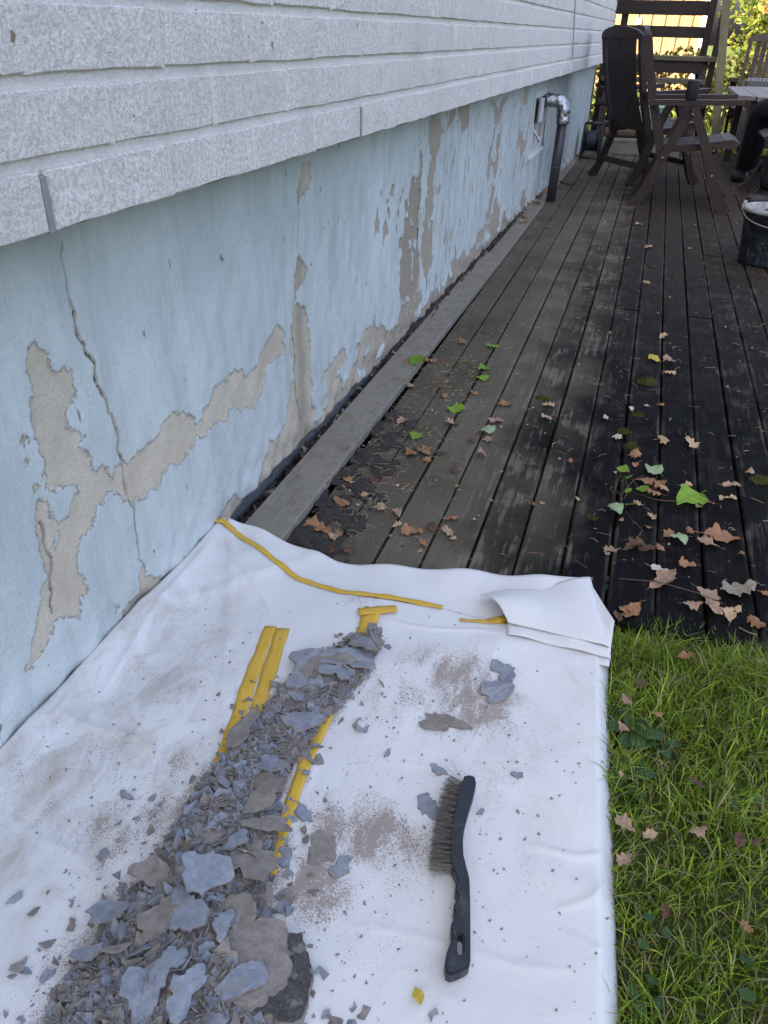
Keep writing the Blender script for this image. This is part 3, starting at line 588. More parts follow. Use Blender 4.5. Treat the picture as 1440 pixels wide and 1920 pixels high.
def pile_at(x, y):                                # (relative lateral distance, height)
    best = 9*np.ones_like(x); hh = np.zeros_like(x)
    for i in range(len(PL)-1):
        a, b = PL[i], PL[i+1]; ab = b[:2]-a[:2]; tt = np.clip(((x-a[0])*ab[0]+(y-a[1])*ab[1])/(ab@ab), 0, 1)
        d = np.hypot(x-a[0]-tt*ab[0], y-a[1]-tt*ab[1])/(a[2]+(b[2]-a[2])*tt); ht = a[3]+(b[3]-a[3])*tt
        u = d < best; best = np.where(u, d, best); hh = np.where(u, ht, hh)
    return best, hh*np.clip(1-best**2, 0, 1)**.8
def blob(x, y, px, py, rx, ry=None):
    p = G(px, py, PZ); k = depth(p)/FPX; ry = ry or rx
    return np.exp(-(((x-p[0])/(rx*k))**2+((y-p[1])/(ry*k*1.5))**2))
def dustf(x, y):
    d, _ = pile_at(x, y); s = .80*np.exp(-np.clip(d-1, 0, 9)**2/.16)
    for px, py, rx, ry, a in ((850, 1260, 90, 50, .66), (900, 1320, 90, 55, .75), (930, 1290, 60, 50, .55), (690, 1560, 150, 55, .74), (770, 1570, 70, 35, .45), (590, 1650, 80, 60, .85), (780, 1300, 230, 130, .42), (700, 1400, 260, 110, .30), (960, 1400, 170, 130, .34), (950, 1580, 200, 80, .30), (680, 1730, 170, 150, .30), (250, 1560, 130, 100, .58), (330, 1440, 60, 40, .5), (230, 1400, 130, 60, .40), (130, 1500, 150, 90, .40), (60, 1460, 90, 60, .45), (330, 1300, 160, 120, .34), (420, 1220, 90, 70, .34), (680, 1130, 70, 30, .42), (1010, 1240, 140, 90, .26), (800, 1800, 250, 200, .20), (430, 1330, 60, 60, .42), (1000, 1700, 200, 200, .16)):
        s = np.maximum(s, a*blob(x, y, px, py, rx, ry))+.12*a*blob(x, y, px, py, rx*1.5, ry*1.5)
    return s+.17
def smearf(x, y): return np.clip(sum(a*blob(x, y, *q) for a, *q in ((.9, 300, 1230, 130, 120), (.8, 60, 1600, 160, 90), (.6, 180, 1480, 140, 80), (1., 230, 1330, 170, 100), (1., 90, 1440, 150, 80), (.7, 350, 1180, 110, 100), (.35, 150, 1700, 120, 150), (.3, 1080, 1350, 60, 200), (.25, 900, 1450, 200, 100), (.6, 330, 1430, 60, 30), (.5, 440, 1040, 60, 40), (.35, 240, 1560, 110, 90))), 0, 1)
def paperz(x, y):
    z = PZ+.0035*np.sin(x*9+y*4.)*np.sin(y*6.3+1.2)+.0018*np.sin(x*21-y*13)
    wl = wallx(y); dw = x-wl
    z = z+.030*np.exp(-(dw/.06)**2)+.016*np.exp(-((dw-.20)/.12)**2)*np.clip((1.25-y)/.5, 0, 1)      # stands up against the wall, bulges
    z = z+.021*np.exp(-((x+.69)/.075)**2)*np.clip((y-1.13)/.12, 0, 1)                               # over the plank end
    s = (x*.55-y*.83); z = z+.0030*np.exp(-((s+1.02)/.03)**2)+.0022*np.exp(-((x*.2+y*.98-.84)/.035)**2)*np.clip((x+.2)*4, 0, 1)
    z = z+.0045*np.exp(-((x*.1+y*.99-.70)/.022)**2)*np.clip((x-.0)*9, 0, 1)                          # creases by the right edge
    z = z-.0014*np.abs(np.sin(x*13+np.sin(y*5)*1.5))+.0030*np.exp(-((x*.9+y*.43+.12)/.012)**2)*np.clip((-.35-x)*6, 0, 1)+.0035*np.exp(-((x*.75-y*.66+1.28)/.016)**2)*np.clip((-.4-x)*6, 0, 1)+.0018*np.abs(np.sin(x*4.1+y*7.7+.5))
    return z+creasez(x, y)
CREASE = [[G(*a, PZ)[:2], G(*b, PZ)[:2], h, w_] for a, b, h, w_ in (((1165, 1606), (985, 1590), .004, .010), ((1163, 1640), (1040, 1720), .003, .010), ((1155, 1330), (1060, 1250), .003, .008), ((640, 1290), (560, 1500), .003, .007), ((700, 1165), (950, 1190), .0035, .008), ((330, 1440), (100, 1335), .005, .012), ((410, 1010), (170, 1330), .006, .016), ((520, 1175), (420, 1010), .003, .010), ((60, 1560), (240, 1700), .003, .012), ((700, 1420), (1000, 1480), .0018, .010), ((620, 1730), (1130, 1830), .002, .012), ((940, 1190), (880, 1420), .0018, .009), ((300, 1180), (430, 1320), .003, .010), ((1168, 1780), (1060, 1760), .003, .008))]
def creasez(x, y):
    z = 0*x
    for a, b, h, w_ in CREASE:
        ab = b-a; L2 = ab@ab; t_ = ((x-a[0])*ab[0]+(y-a[1])*ab[1])/L2; wob = .006*np.sin(t_*7+a[0]*30); d = ((x-a[0])*ab[1]-(y-a[1])*ab[0])/math.sqrt(L2)+wob
        z = z+h*np.clip(1-np.abs(d)/w_, 0, 1)**1.5*np.clip(t_*5, 0, 1)*np.clip((1-t_)*5, 0, 1)
    return z
def sheet_grid(name, nu, nv, fxy, zadd=0., droop=True, zfn=None):
    V = []; A = []
    u = np.linspace(0, 1, nu); vv = np.linspace(0, 1, nv); U, Q = np.meshgrid(u, vv); x, y = fxy(U, Q)
    z = paperz(x, y)+zadd
    if droop: z = z-.050*np.clip((U-.965)/.035, 0, 1)**1.6
    if zfn: z = zfn(U, Q, x, y, z)
    V = np.stack([x.ravel(), y.ravel(), z.ravel()], 1)
    F = [(j*nu+i, j*nu+i+1, (j+1)*nu+i+1, (j+1)*nu+i) for j in range(nv-1) for i in range(nu-1)]
    o = meshobj(name, V, F, M['paper'], smooth=True)
    for nm, fn in (('dust', dustf), ('smear', smearf)):
        o.data.attributes.new(nm, 'FLOAT', 'POINT').data.foreach_set('value', fn(x.ravel(), y.ravel()).astype(np.float32))
    md = o.modifiers.new('thick', 'SOLIDIFY'); md.thickness = .0006; md.offset = -1
    return sl(o)
seam_a = np.array([(p[0], p[1]) for p in seam])
def main_xy(U, Q):
    ylo = -.25; xs_ = np.array([wallx(1.36)+.004]+[p[0] for p in seam[1:]]); ys_ = np.array([p[1] for p in seam])
    x0 = xs_[0]+(xs_[-1]-xs_[0])*U; ytop = np.interp(x0, xs_, ys_); y = ylo+(ytop-ylo)*Q
    xl = wallx(y)+.004; xr = interp(redge, y); return xl+(xr-xl)*U, y
sheet_grid('paper_sheet', 260, 330, main_xy)
def far_xy(U, Q):
    xs_ = np.array([p[0] for p in faredge[:8]]); ys_ = np.array([p[1] for p in faredge[:8]])
    x = (xs_[0]+(.105-xs_[0])*U); yt = np.interp(x, xs_, ys_); yb = np.interp(x, seam_a[:, 0], seam_a[:, 1])-.05
    yt = np.where(x > xs_[-1], ys_[-1]-(x-xs_[-1])*2.2, yt)
    return x, yb+(yt-yb)*Q
sheet_grid('paper_sheet', 120, 24, far_xy, -.003, False, lambda U, Q, x, y, z: z+.010*np.clip((Q-.5)*2, 0, 1)**2*np.sin(U*17)**2+.004*Q)
# the folded-over corner: an open curl whose left edge stands up
fa, fb, fc, fd = [np.array(G(*p, .02)[:2]) for p in ((900, 1120), (1106, 1083), (1150, 1213), (952, 1172))]
def flap_xy(U, Q):
    a = fa+(fd-fa)*Q[..., None]; b = fb+(fc-fb)*Q[..., None]; p = a+(b-a)*U[..., None]; return p[..., 0], p[..., 1]
def flap_z(U, Q, x, y, z): return PZ+.006+.030*np.sin(np.clip(Q, 0, 1)*math.pi*.85+.2)*(1-U*.78)+.006*np.sin(U*9)*(1-Q)-.03*np.clip((U-.93)/.07, 0, 1)**2*Q
sheet_grid('folded_corner', 40, 24, flap_xy, 0, False, flap_z)
fe = [np.array(G(*p, .016)[:2]) for p in ((950, 1168), (1150, 1213), (1153, 1232), (1040, 1212), (952, 1190))]
def hem_xy(U, Q):
    a = fe[0]+(fe[4]-fe[0])*Q[..., None]; b = fe[1]+(fe[2]-fe[1])*Q[..., None]; p = a+(b-a)*U[..., None]; return p[..., 0], p[..., 1]
sheet_grid('folded_hem', 30, 6, hem_xy, .004, False, lambda U, Q, x, y, z: z+.004*(1-Q)+.002*np.sin(U*12)-.03*np.clip((U-.95)/.05, 0, 1)**2)
def tape(pix, wd, lift=.0016, name='tape_strip'):
    P_ = np.array([G(x, y, PZ)[:2] for x, y in pix]); pts = []
    for i in range(len(P_)-1):
        for s in np.linspace(0, 1, 12, endpoint=(i == len(P_)-2)): pts.append(P_[i]+(P_[i+1]-P_[i])*s)
    pts = np.array(pts); k = depth((pts[0][0], pts[0][1], 0))/FPX; V = []; n = 4
    r = np.random.default_rng(len(pix)*31+pix[0][0])
    for i, p in enumerate(pts):
        d = pts[min(i+1, len(pts)-1)]-pts[max(i-1, 0)]; d = d/np.linalg.norm(d); nn = np.array((-d[1], d[0]))
        ww = wd*k*(1+.04*r.normal())
        for j in range(n):
            q = p+nn*ww*(j/(n-1)-.5); V.append((q[0], q[1], float(paperz(q[0], q[1]))+lift+.0008*math.sin(i*.9+j)))
    F = [(i*n+j, i*n+j+1, (i+1)*n+j+1, (i+1)*n+j) for i in range(len(pts)-1) for j in range(n-1)]
    o = meshobj(name, V, [f[::-1] for f in F], M['tape'], smooth=True); md = o.modifiers.new('t', 'SOLIDIFY'); md.thickness = .0004; return sl(o)
tape([(508, 1176), (470, 1280), (430, 1400), (402, 1475)], 24); tape([(531, 1180), (500, 1280), (462, 1400), (440, 1460)], 26, .0012)
tape([(650, 1230), (610, 1355), (570, 1440), (535, 1540), (505, 1640)], 20); tape([(415, 1900), (395, 1960)], 30)
tape([(418, 999), (482, 1040), (560, 1087), (640, 1113), (735, 1124), (830, 1140)], 11, .003)
tape([(683, 1200), (700, 1145)], 34, .004); tape([(672, 1155), (744, 1147)], 20, .006); tape([(862, 1163), (950, 1168)], 8, .003); tape([(402, 1000), (430, 1000)], 12, .004)
# inside the fold: tape showing
tape([(916, 1166), (948, 1160)], 16, .004)

# ================================================================== FLAKES AND DEBRIS
def flake_mesh(seed, n=12, th=.0016, elong=1.0, curl=.06):
    r = np.random.default_rng(seed); a = np.linspace(0, 2*math.pi, n, endpoint=False)+r.uniform(-.5, .5, n)*2*math.pi/n
    rad = 1+.24*np.cos(2*a+r.uniform(0, 6))+.20*np.cos(3*a+r.uniform(0, 6))+.12*np.cos(5*a+r.uniform(0, 6))+r.uniform(-.30, .18, n)*(1 if n < 16 else .62)
    if r.random() < .6: c = r.uniform(0, 6.28); rad = np.minimum(rad, .62/np.maximum(.05, np.cos(a-c)))     # a straight break
    x = rad*np.cos(a)*elong; y = rad*np.sin(a); m_ = max(np.ptp(x), np.ptp(y)); x = (x-(x.max()+x.min())/2)/m_; y = (y-(y.max()+y.min())/2)/m_
    cz = curl*r.uniform(-1, 1); t_ = th; d = r.uniform(0, 3.14); q = x*math.cos(d)+y*math.sin(d); z = cz*q*q*4+.05*curl*r.normal(size=n)
    V = [(x[i], y[i], z[i]+t_) for i in range(n)]+[(x[i]*1.03, y[i]*1.03, z[i]-t_) for i in range(n)]
    F = [tuple(range(n)), tuple(range(2*n-1, n-1, -1))]+[(n+i, n+(i+1) % n, (i+1) % n, i) for i in range(n)]
    mb = MB(); mb.v = V; mb.f = F; mb.m = [0, 1]+[1]*n; return mb
FM = [flake_mesh(s, 8+s % 6, .022+.010*(s % 3), 1+.9*((s*7) % 4)/3, .45).mesh('paint_flake', [M['flake_blue'], M['flake_bare']]) for s in range(26)]
pilesurf = lambda x, y: float(paperz(np.float64(x), np.float64(y)))+float(pile_at(np.array([x]), np.array([y]))[1][0])
# mound of fine debris
mx, my = np.meshgrid(np.linspace(-.78, -.02, 190), np.linspace(.14, 1.22, 240)); d_, h_ = pile_at(mx, my)
hz = paperz(mx, my)+h_*.9-.0015+rng.normal(0, .0013, mx.shape)+.003*np.sin(mx*90)*np.sin(my*77)*(h_ > .004); n_ = mx.shape[1]
keep = d_ < 1.0+.18*np.sin(mx*60+my*25)+.1*np.sin(mx*23-my*71)
V = np.stack([mx.ravel(), my.ravel(), hz.ravel()], 1); F = []
kk = keep.ravel()
for j in range(mx.shape[0]-1):
    for i in range(n_-1):
        q = (j*n_+i, j*n_+i+1, (j+1)*n_+i+1, (j+1)*n_+i)
        if kk[q[0]] and kk[q[1]] and kk[q[2]] and kk[q[3]]: F.append(q)
tag(meshobj('debris_mound', V, F, M['dust']), 'heap of fine grey render dust and crumbs on the paper', None, None, 'stuff')
# thousands of crumbs, one object
mb = MB(); base = [flake_mesh(900+i, 6, .04, 1.35, .3) for i in range(7)]
def crumb(x, y, z, s, tilt):
    b = base[random.randrange(7)]; Mx = Euler((random.gauss(0, tilt), random.gauss(0, tilt), random.uniform(0, 6.28))).to_matrix()*s
    if random.random() < .42: Mx = Mx @ Matrix.Rotation(math.pi, 3, 'X')
    mb.add([Mx @ Vector(q)+Vector((x, y, z)) for q in b.v], b.f); mb.m[-len(b.f):] = b.m
seglen = [np.linalg.norm(PL[i+1][:2]-PL[i][:2])*(PL[i][2]+PL[i+1][2]) for i in range(len(PL)-1)]
def along(spread=1.0, hi=None):
    while True:
        i = random.choices(range(len(seglen)), seglen)[0]; s = random.random(); a, b = PL[i], PL[i+1]; c = a+(b-a)*s; d = b[:2]-a[:2]; d = d/np.linalg.norm(d)
        l = random.uniform(-1, 1) if spread <= 1 else random.gauss(0, .55*spread)
        return c[0]-d[1]*l*c[2]*spread, c[1]+d[0]*l*c[2]*spread, abs(l)
for i in range(9500):
    x, y, l = along(1.0 if i < 8500 else 1.25); crumb(x, y, pilesurf(x, y)+.002+.004*random.random()*(l < .7), random.choice((.005, .007, .010, .013, .018, .024)), .48)
for i in range(700):                              # scattered crumbs over the paper
    px, py = random.uniform(60, 1140), random.uniform(1120, 1915); p = G(px, py, PZ)
    if random.random() > float(dustf(np.array([p[0]]), np.array([p[1]]))[0])*1.6: continue
    crumb(p[0], p[1], float(paperz(p[0], p[1]))+.0012, random.choice((.0022, .003, .0045, .006)), .2)
tag(mb.build('debris_crumbs', [M['flake_blue'], M['flake_bare']]), 'small crumbs of paint and render in and around the heap', None, None, 'stuff')
def flake(x, y, z, s, rz, flip, tilt, label, group, me=None):
    o = inst(me or FM[random.randrange(26)], 'paint_flake', None, (x, y, z), (random.gauss(0, tilt)+(math.pi if flip else 0), random.gauss(0, tilt), rz), (s, s, s*.0014/.03 if False else s*.55))
    return tag(o, label, 'paint flake', group)
for i in range(250):
    x, y, l = along(.88); s = random.choice((.013, .016, .020, .025, .032, .040)) if random.random() < .9 else random.uniform(.042, .055)
    if y > .62: s *= .78
    bare_ = random.random() < .47; side = x < np.interp(y, PL[::-1, 1], PL[::-1, 0]); end = 'front' if y < .62 else ('middle' if y < .9 else 'far')
    flake(x, y, pilesurf(x, y)+.004+.007*random.random(), s, random.uniform(0, 6.28), bare_, .5, '%s %s lying in the %s part of the debris heap, %s side' % ('small' if s < .022 else 'broad', 'grey-beige render flake' if bare_ else 'blue-grey paint flake', end, 'wall' if side else 'brush'), 'flakes in the debris heap')
# flakes one can point at: pixel, long size in pixels, elongation, angle, side up, label
HERO = [(600, 1258, 118, 1.15, .9, 0, 'large smooth blue-grey paint flake at the top of the heap'), (655, 1240, 80, 1.2, .2, 0, 'blue-grey paint flake beside the crumpled yellow tape'), (678, 1213, 66, 1.5, -.2, 1, 'grey-beige flake lying over the crumpled yellow tape'), (632, 1272, 52, 1.3, .5, 0, 'blue-grey flake lapping the large one at the top of the heap'),
 (930, 1295, 56, 2.0, 1.1, 0, 'narrow blue-grey paint flake on the dusty right part of the paper'), (944, 1262, 44, 1.1, .4, 0, 'blue-grey paint flake touching the narrow one on the right of the paper'), (836, 1360, 76, 1.9, .05, 1, 'flat grey-beige flake on the paper beyond the brush'), (822, 1446, 30, 1.2, -.2, 0, 'small blue-grey flake just beyond the brush bristles'), (803, 1512, 50, 1.6, -1.1, 0, 'blue-grey flake touching the brush bristles on the left'),
 (902, 1524, 14, 1.3, 1, 0, 'tiny blue-grey flake right of the brush handle'), (727, 1414, 16, 1.5, 1.4, 0, 'tiny upright blue-grey flake in the middle of the paper'), (970, 1455, 18, 1.1, .4, 0, 'tiny blue-grey flake right of the brush tip'), (640, 1625, 42, 1.2, .8, 0, 'blue-grey flake of two layers right of the heap'), (600, 1590, 62, 1.4, .2, 1, 'grey-beige flake half buried in dust right of the heap'), (562, 1522, 58, 1.8, .1, 0, 'blue-grey flake lying across the long yellow tape'), (530, 1605, 44, 1.9, -.7, 0, 'blue-grey flake leaning over the lower yellow tape'),
 (238, 1492, 26, 1.9, -.1, 0, 'lone blue-grey flake on the left of the heap'), (530, 1690, 38, 1.3, 1.2, 0, 'pale blue-grey flake upright at the right rim of the heap'), (575, 1415, 44, 1.2, .5, 1, 'grey-beige flake on the long yellow tape'), (570, 1362, 60, 1.3, .7, 0, 'pale blue-grey flake beside the long yellow tape'), (458, 1382, 74, 2.2, 1.25, 1, 'long grey-beige flake leaning on the left yellow tape'), (510, 1448, 52, 1.3, .3, 0, 'pale blue-grey flake in the narrow part of the heap'),
 (485, 1500, 70, 1.2, 1.2, 1, 'upright grey-beige flake in the middle of the heap'), (500, 1560, 74, 1.2, .3, 1, 'broad grey-beige flake next to the lower yellow tape'), (442, 1595, 50, 1.7, 1.2, 0, 'pale blue-grey flake tilted in the middle of the heap'), (468, 1635, 88, 1.2, .8, 1, 'large grey-beige flake in the middle of the heap'), (392, 1655, 74, 1.3, -1.1, 0, 'pale upright blue-grey flake on the heap'), (285, 1655, 62, 1.1, .4, 1, 'rounded grey-beige flake at the left rim of the heap'),
 (310, 1730, 74, 1.3, 1.1, 1, 'grey-beige flake with a pale rim on the left of the heap'), (358, 1715, 70, 1.7, -1.2, 0, 'folded blue-grey flake on the heap'), (450, 1725, 52, 1.1, .1, 1, 'square grey-beige flake on the heap'), (422, 1750, 52, 1.5, -1.1, 0, 'pale blue-grey flake standing on the heap'), (500, 1725, 36, 1.2, -.9, 0, 'small pale blue-grey flake near the right rim of the heap'),
 (205, 1725, 62, 1.7, .45, 0, 'grey flake slipped to the left rim of the heap'), (165, 1805, 56, 1.6, .4, 0, 'blue-grey flake on the left edge of the heap near the front'), (280, 1870, 84, 1.3, .9, 0, 'large pale blue-grey flake near the front of the heap'), (350, 1870, 80, 1.5, 1.3, 0, 'long pale blue-grey flake near the front of the heap'), (320, 1820, 56, 1.4, 1.2, 0, 'pale folded blue-grey flake near the front of the heap')]
for i, (px, py, sz, el, an, fl, lb) in enumerate(HERO):
    p = G(px, py, PZ+.015 if 1200 < py and px < 540 else PZ); k = depth(p)/FPX; p2 = G(px, py, pilesurf(p[0], p[1]))
    me = flake_mesh(500+i, 24, .0013/(sz*k*1.3), el, .16).mesh('paint_flake', [M['flake_blue'], M['flake_bare']]); on = pile_at(np.array([p2[0]]), np.array([p2[1]]))[0][0] < 1
    o = inst(me, 'paint_flake', None, (p2[0], p2[1], pilesurf(p2[0], p2[1])+(.020 if on else .0022)), ((math.pi if fl else 0)+(random.gauss(0, .16) if on else 0), random.gauss(0, .16) if on else 0, an), sz*k*1.3)
    tag(o, lb, 'paint flake', 'larger paint flakes')
def slab(px, py, lx, ly, an, seed, mats, label, z, tilt=(0, 0), th=.004):
    p = G(px, py, z); k = depth(p)/FPX; r = np.random.default_rng(seed); n = 54; a = np.linspace(0, 2*math.pi, n, endpoint=False)
    rad = np.power(np.abs(np.cos(a))**2.6+np.abs(np.sin(a))**2.6, -1/2.6)*(1+.07*np.cos(3*a+seed)+.05*np.cos(5*a+seed*2)+.03*r.normal(size=n))
    V = [(rad[i]*math.cos(a[i])*lx*k/2, rad[i]*math.sin(a[i])*ly*k/2, th+r.normal(0, .0006)) for i in range(n)]; V2 = [(x*1.03, y*1.03, -th) for x, y, z_ in V]
    m = MB(); m.add(V+V2, [tuple(range(n)), tuple(range(2*n-1, n-1, -1))]+[(n+i, n+(i+1) % n, (i+1) % n, i) for i in range(n)]); m.m = [0, 1]+[1]*n
    o = m.build('render_slab', [M[mats[0]], M[mats[1]]]); o.location = p; o.rotation_euler = (tilt[0], tilt[1], an)
    return tag(o, label, 'render piece', 'large broken render pieces')
slab(525, 1835, 120, 150, .35, 3, ('flake_dark', 'flake_bare'), 'thick black tarred render slab at the front right of the heap', .026, (.02, .03), .006)
slab(470, 1800, 150, 150, .75, 5, ('flake_bare', 'flake_bare'), 'broad grey-beige render slab lying over the tarred one', .038, (.02, .05))
slab(455, 1838, 100, 50, .85, 15, ('flake_blue', 'flake_bare'), 'blue-grey paint layer lying on the broad render slab', .046, (.03, .05), .0015)
slab(362, 1930, 110, 56, .5, 6, ('flake_blue', 'flake_bare'), 'broad pale blue-grey paint sheet at the bottom edge of the heap', .048, (.05, -.05), .0015)
slab(215, 1880, 62, 46, .3, 8, ('flake_bare', 'flake_bare'), 'rough render lump at the front left of the heap', .030, (.1, -.2))

# ================================================================== WIRE BRUSH
bz = PZ+.004
def bp(x, y, z=0.): p = G(640+x/2.667, 1400+y/2.667, .02); return p
br = empty('wire_brush', tuple(bp(600, 600))[:2]+(PZ,)); tag(br, 'black plastic wire brush lying on its side on the white paper', 'wire brush')
def bl(o): o.parent = br; o.location = Vector(o.location)-br.location; return o
right = [(612, 178), (640, 174), (662, 182), (670, 215), (656, 275), (634, 345), (614, 420), (604, 500), (606, 570), (621, 632), (636, 690), (640, 800), (641, 900), (641, 1000), (641, 1100), (634, 1132), (610, 1150), (575, 1166), (540, 1177)]
left = [(519, 1164), (512, 1122), (524, 1060), (542, 1010), (550, 980), (543, 945), (544, 925), (558, 895), (563, 872), (556, 845), (558, 825), (573, 800), (577, 782), (566, 755), (565, 735), (576, 708), (566, 670), (548, 635), (541, 590), (543, 530), (546, 465), (556, 390), (572, 305), (592, 230)]
out = right+left
hole = [(590+15*math.cos(q), (995 if math.sin(q) < 0 else 1050)+(24)*math.sin(q)) for q in np.linspace(0, 2*math.pi, 14, endpoint=False)]
bm = bmesh.new()
def loop(pts, z): return [bm.verts.new(tuple(bp(x, y))[:2]+(z,)) for x, y in pts]
Lz0, Lz1 = bz, bz+.021
vo = loop(out, Lz1); vh = loop(hole, Lz1); eo = [bm.edges.new((vo[i], vo[(i+1) % len(vo)])) for i in range(len(vo))]; eh = [bm.edges.new((vh[i], vh[(i+1) % len(vh)])) for i in range(len(vh))]
bmesh.ops.triangle_fill(bm, edges=eo+eh, use_beauty=True)
top = bm.faces[:]; ext = bmesh.ops.extrude_face_region(bm, geom=top)
for q in ext['geom']:
    if isinstance(q, bmesh.types.BMVert): q.co.z = Lz0
bmesh.ops.recalc_face_normals(bm, faces=bm.faces[:])
ed = [e for e in bm.edges if len(e.link_faces) == 2 and e.calc_face_angle(0) > .9 and abs(e.verts[0].co.z-e.verts[1].co.z) < 1e-5]
bmesh.ops.bevel(bm, geom=ed, offset=.0022, segments=2, affect='EDGES', clamp_overlap=True)
me = bpy.data.meshes.new('handle'); bm.to_mesh(me); bm.free(); me.materials.append(M['handle']); bl(link(bpy.data.objects.new('handle', me)))
NT_ = 17; ridge = [(592, 205), (572, 290), (556, 385), (547, 470), (543, 560), (543, 628)]; tips = [(528, 190), (500, 275), (478, 370), (462, 450), (448, 545), (443, 612)]
ra = np.array(ridge, float); ta = np.array(tips, float); s6 = np.linspace(0, 1, 6)
for i in range(NT_):
    s = i/(NT_-1); a = (np.interp(s, s6, ra[:, 0]), np.interp(s, s6, ra[:, 1])); b = (np.interp(s, s6, ta[:, 0]), np.interp(s, s6, ta[:, 1])+random.uniform(-4, 4))
    m = MB(); spread = 1.0+2.2*max(0, .28-s)
    for row in range(3):
        zz_ = bz+.004+.0065*row
        for w_ in range(15):
            ja = (random.gauss(0, 3.2), random.gauss(0, 3.2)); jb = (random.gauss(0, 7)*spread, random.gauss(0, 10 if random.random() < .85 else 22)*spread)
            p0 = bp(a[0]+12+ja[0], a[1]+ja[1]); p1 = bp(b[0]+jb[0], b[1]+jb[1]); pm = (p0+p1)/2+np.array((random.gauss(0, .0006), random.gauss(0, .0008), 0))
            zr = zz_+random.gauss(0, .0014); z2 = max(PZ+.003, zr+random.gauss(0, .002))
            m.tube([(p0[0], p0[1], zr), (pm[0], pm[1], (zr+z2)/2), (p1[0], p1[1], z2)], .00032, 3, cap=False)
    o = m.build('bristle_tuft', M['wire']); bl(o)

# ================================================================== GAP BY THE WALL: membrane, soil
m = MB(); ys_ = np.arange(1.30, 3.2, .006); V = []; F = []
for i, y in enumerate(ys_):
    top = .022+.004*math.sin(y*9)+.004*math.sin(y*31)+.002*math.sin(y*97)-.035*max(0, (y-2.1)/1.0); x = wallx(y)+.012+.004*math.sin(y*13)+.002*math.sin(y*71)
    dm = .005*(1 if (i % 3 == 0) else 0)
    V += [(x-.008, y, top), (x+.004+dm, y, top-.012), (x+.006, y, top-.022), (x+.006+.005*((i+1) % 3 == 0), y, top-.034), (x+.008, y, -.09)]
for i in range(len(ys_)-1): F += [(i*5+j, i*5+j+1, (i+1)*5+j+1, (i+1)*5+j) for j in range(4)]
tag(meshobj('drainage_membrane', V, [f[::-1] for f in F], M['membrane'], smooth=True), 'black dimpled membrane edge standing along the wall foot', 'membrane')
V = []; F = []; xs_ = np.linspace(0, 1, 9)
for i, y in enumerate(np.arange(1.2, 9.3, .03)):
    for u in xs_:
        a, b = wallx(y)-.01, -.735; V.append((a+(b-a)*u, y, -.004+.010*math.sin(y*17+u*9)*math.sin(y*7-u*5)+.018*max(0, min(1, (y-2.2)/.8))+rng.normal(0, .004)))
n9 = len(xs_); F = [(j*n9+i, j*n9+i+1, (j+1)*n9+i+1, (j+1)*n9+i) for j in range(len(V)//n9-1) for i in range(n9-1)]
tag(meshobj('soil_bed', V, F, M['soil']), 'strip of dark soil between the wall and the first plank', None, None, 'structure')
# soil spread on the boards beside the raised plank
mx, my = np.meshgrid(np.arange(-.66, -.30, .006), np.arange(1.33, 2.45, .008)); e = np.exp(-((mx+.60)/.10)**2)*np.clip((2.35-my)/.6, 0, 1)
nn = .5+.5*np.sin(mx*47+my*13)*np.sin(my*31-mx*23)+.25*np.sin(mx*120)*np.sin(my*97); hz = .0012+.010*e*nn+rng.normal(0, .0010, mx.shape); kk = ((e*nn) > .20).ravel(); n_ = mx.shape[1]
F = [(j*n_+i, j*n_+i+1, (j+1)*n_+i+1, (j+1)*n_+i) for j in range(mx.shape[0]-1) for i in range(n_-1) if kk[j*n_+i] and kk[j*n_+i+1] and kk[(j+1)*n_+i+1] and kk[(j+1)*n_+i]]
tag(meshobj('soil_patch', np.stack([mx.ravel(), my.ravel(), hz.ravel()], 1), F, M['soil']), 'dark soil and rotted litter spilled on the boards beside the raised plank', None, None, 'stuff')
# litter: straws, twig bits, pale flecks
mb = MB(); 
for i in range(1300):
    q = random.random()
    if q < .35: x, y = random.gauss(-.52, .09), random.uniform(1.4, 2.7)
    elif q < .65: x, y = random.uniform(-.64, .9), random.uniform(1.35, 4.2)
    elif q < .9: x, y = wallx(3)+random.uniform(.08, .2), random.uniform(1.5, 6)
    else: x, y = random.uniform(-.6, 1.3), random.uniform(4, 8.5)
    a = random.uniform(0, 6.28); l = random.choice((.005, .008, .012, .018)); z = .0022+(.020 if -.74 < x < -.638 and y < 4.2 else 0)+(.006 if q < .35 else 0)
    c = (x+l*.3*math.sin(a), y+l*.3*math.cos(a))
    mb.tube([(x-l*math.cos(a), y-l*math.sin(a), z), (c[0], c[1], z+random.uniform(0, .004)), (x+l*math.cos(a), y+l*math.sin(a), z)], .0006 if random.random() < .8 else .0011, 3, m=random.choice((0, 2, 1, 2)), cap=False)
base = [flake_mesh(950+i, 6, .03, 1.3, .3) for i in range(5)]
for i in range(650):
    y = random.uniform(1.36, 5.6); x = random.uniform(wallx(y)+.015, -.755); s = random.choice((.006, .010, .016, .022)); b = random.choice(base); Mx = Euler((random.gauss(0, .5), random.gauss(0, .5), random.uniform(0, 6.28))).to_matrix()*s
    mb.add([Mx @ Vector(q)+Vector((x, y, .004+random.uniform(0, .008))) for q in b.v], b.f, random.choice((6, 5, 5, 6, 5, 0, 6, 6, 4 if i % 3 == 0 else 5)))
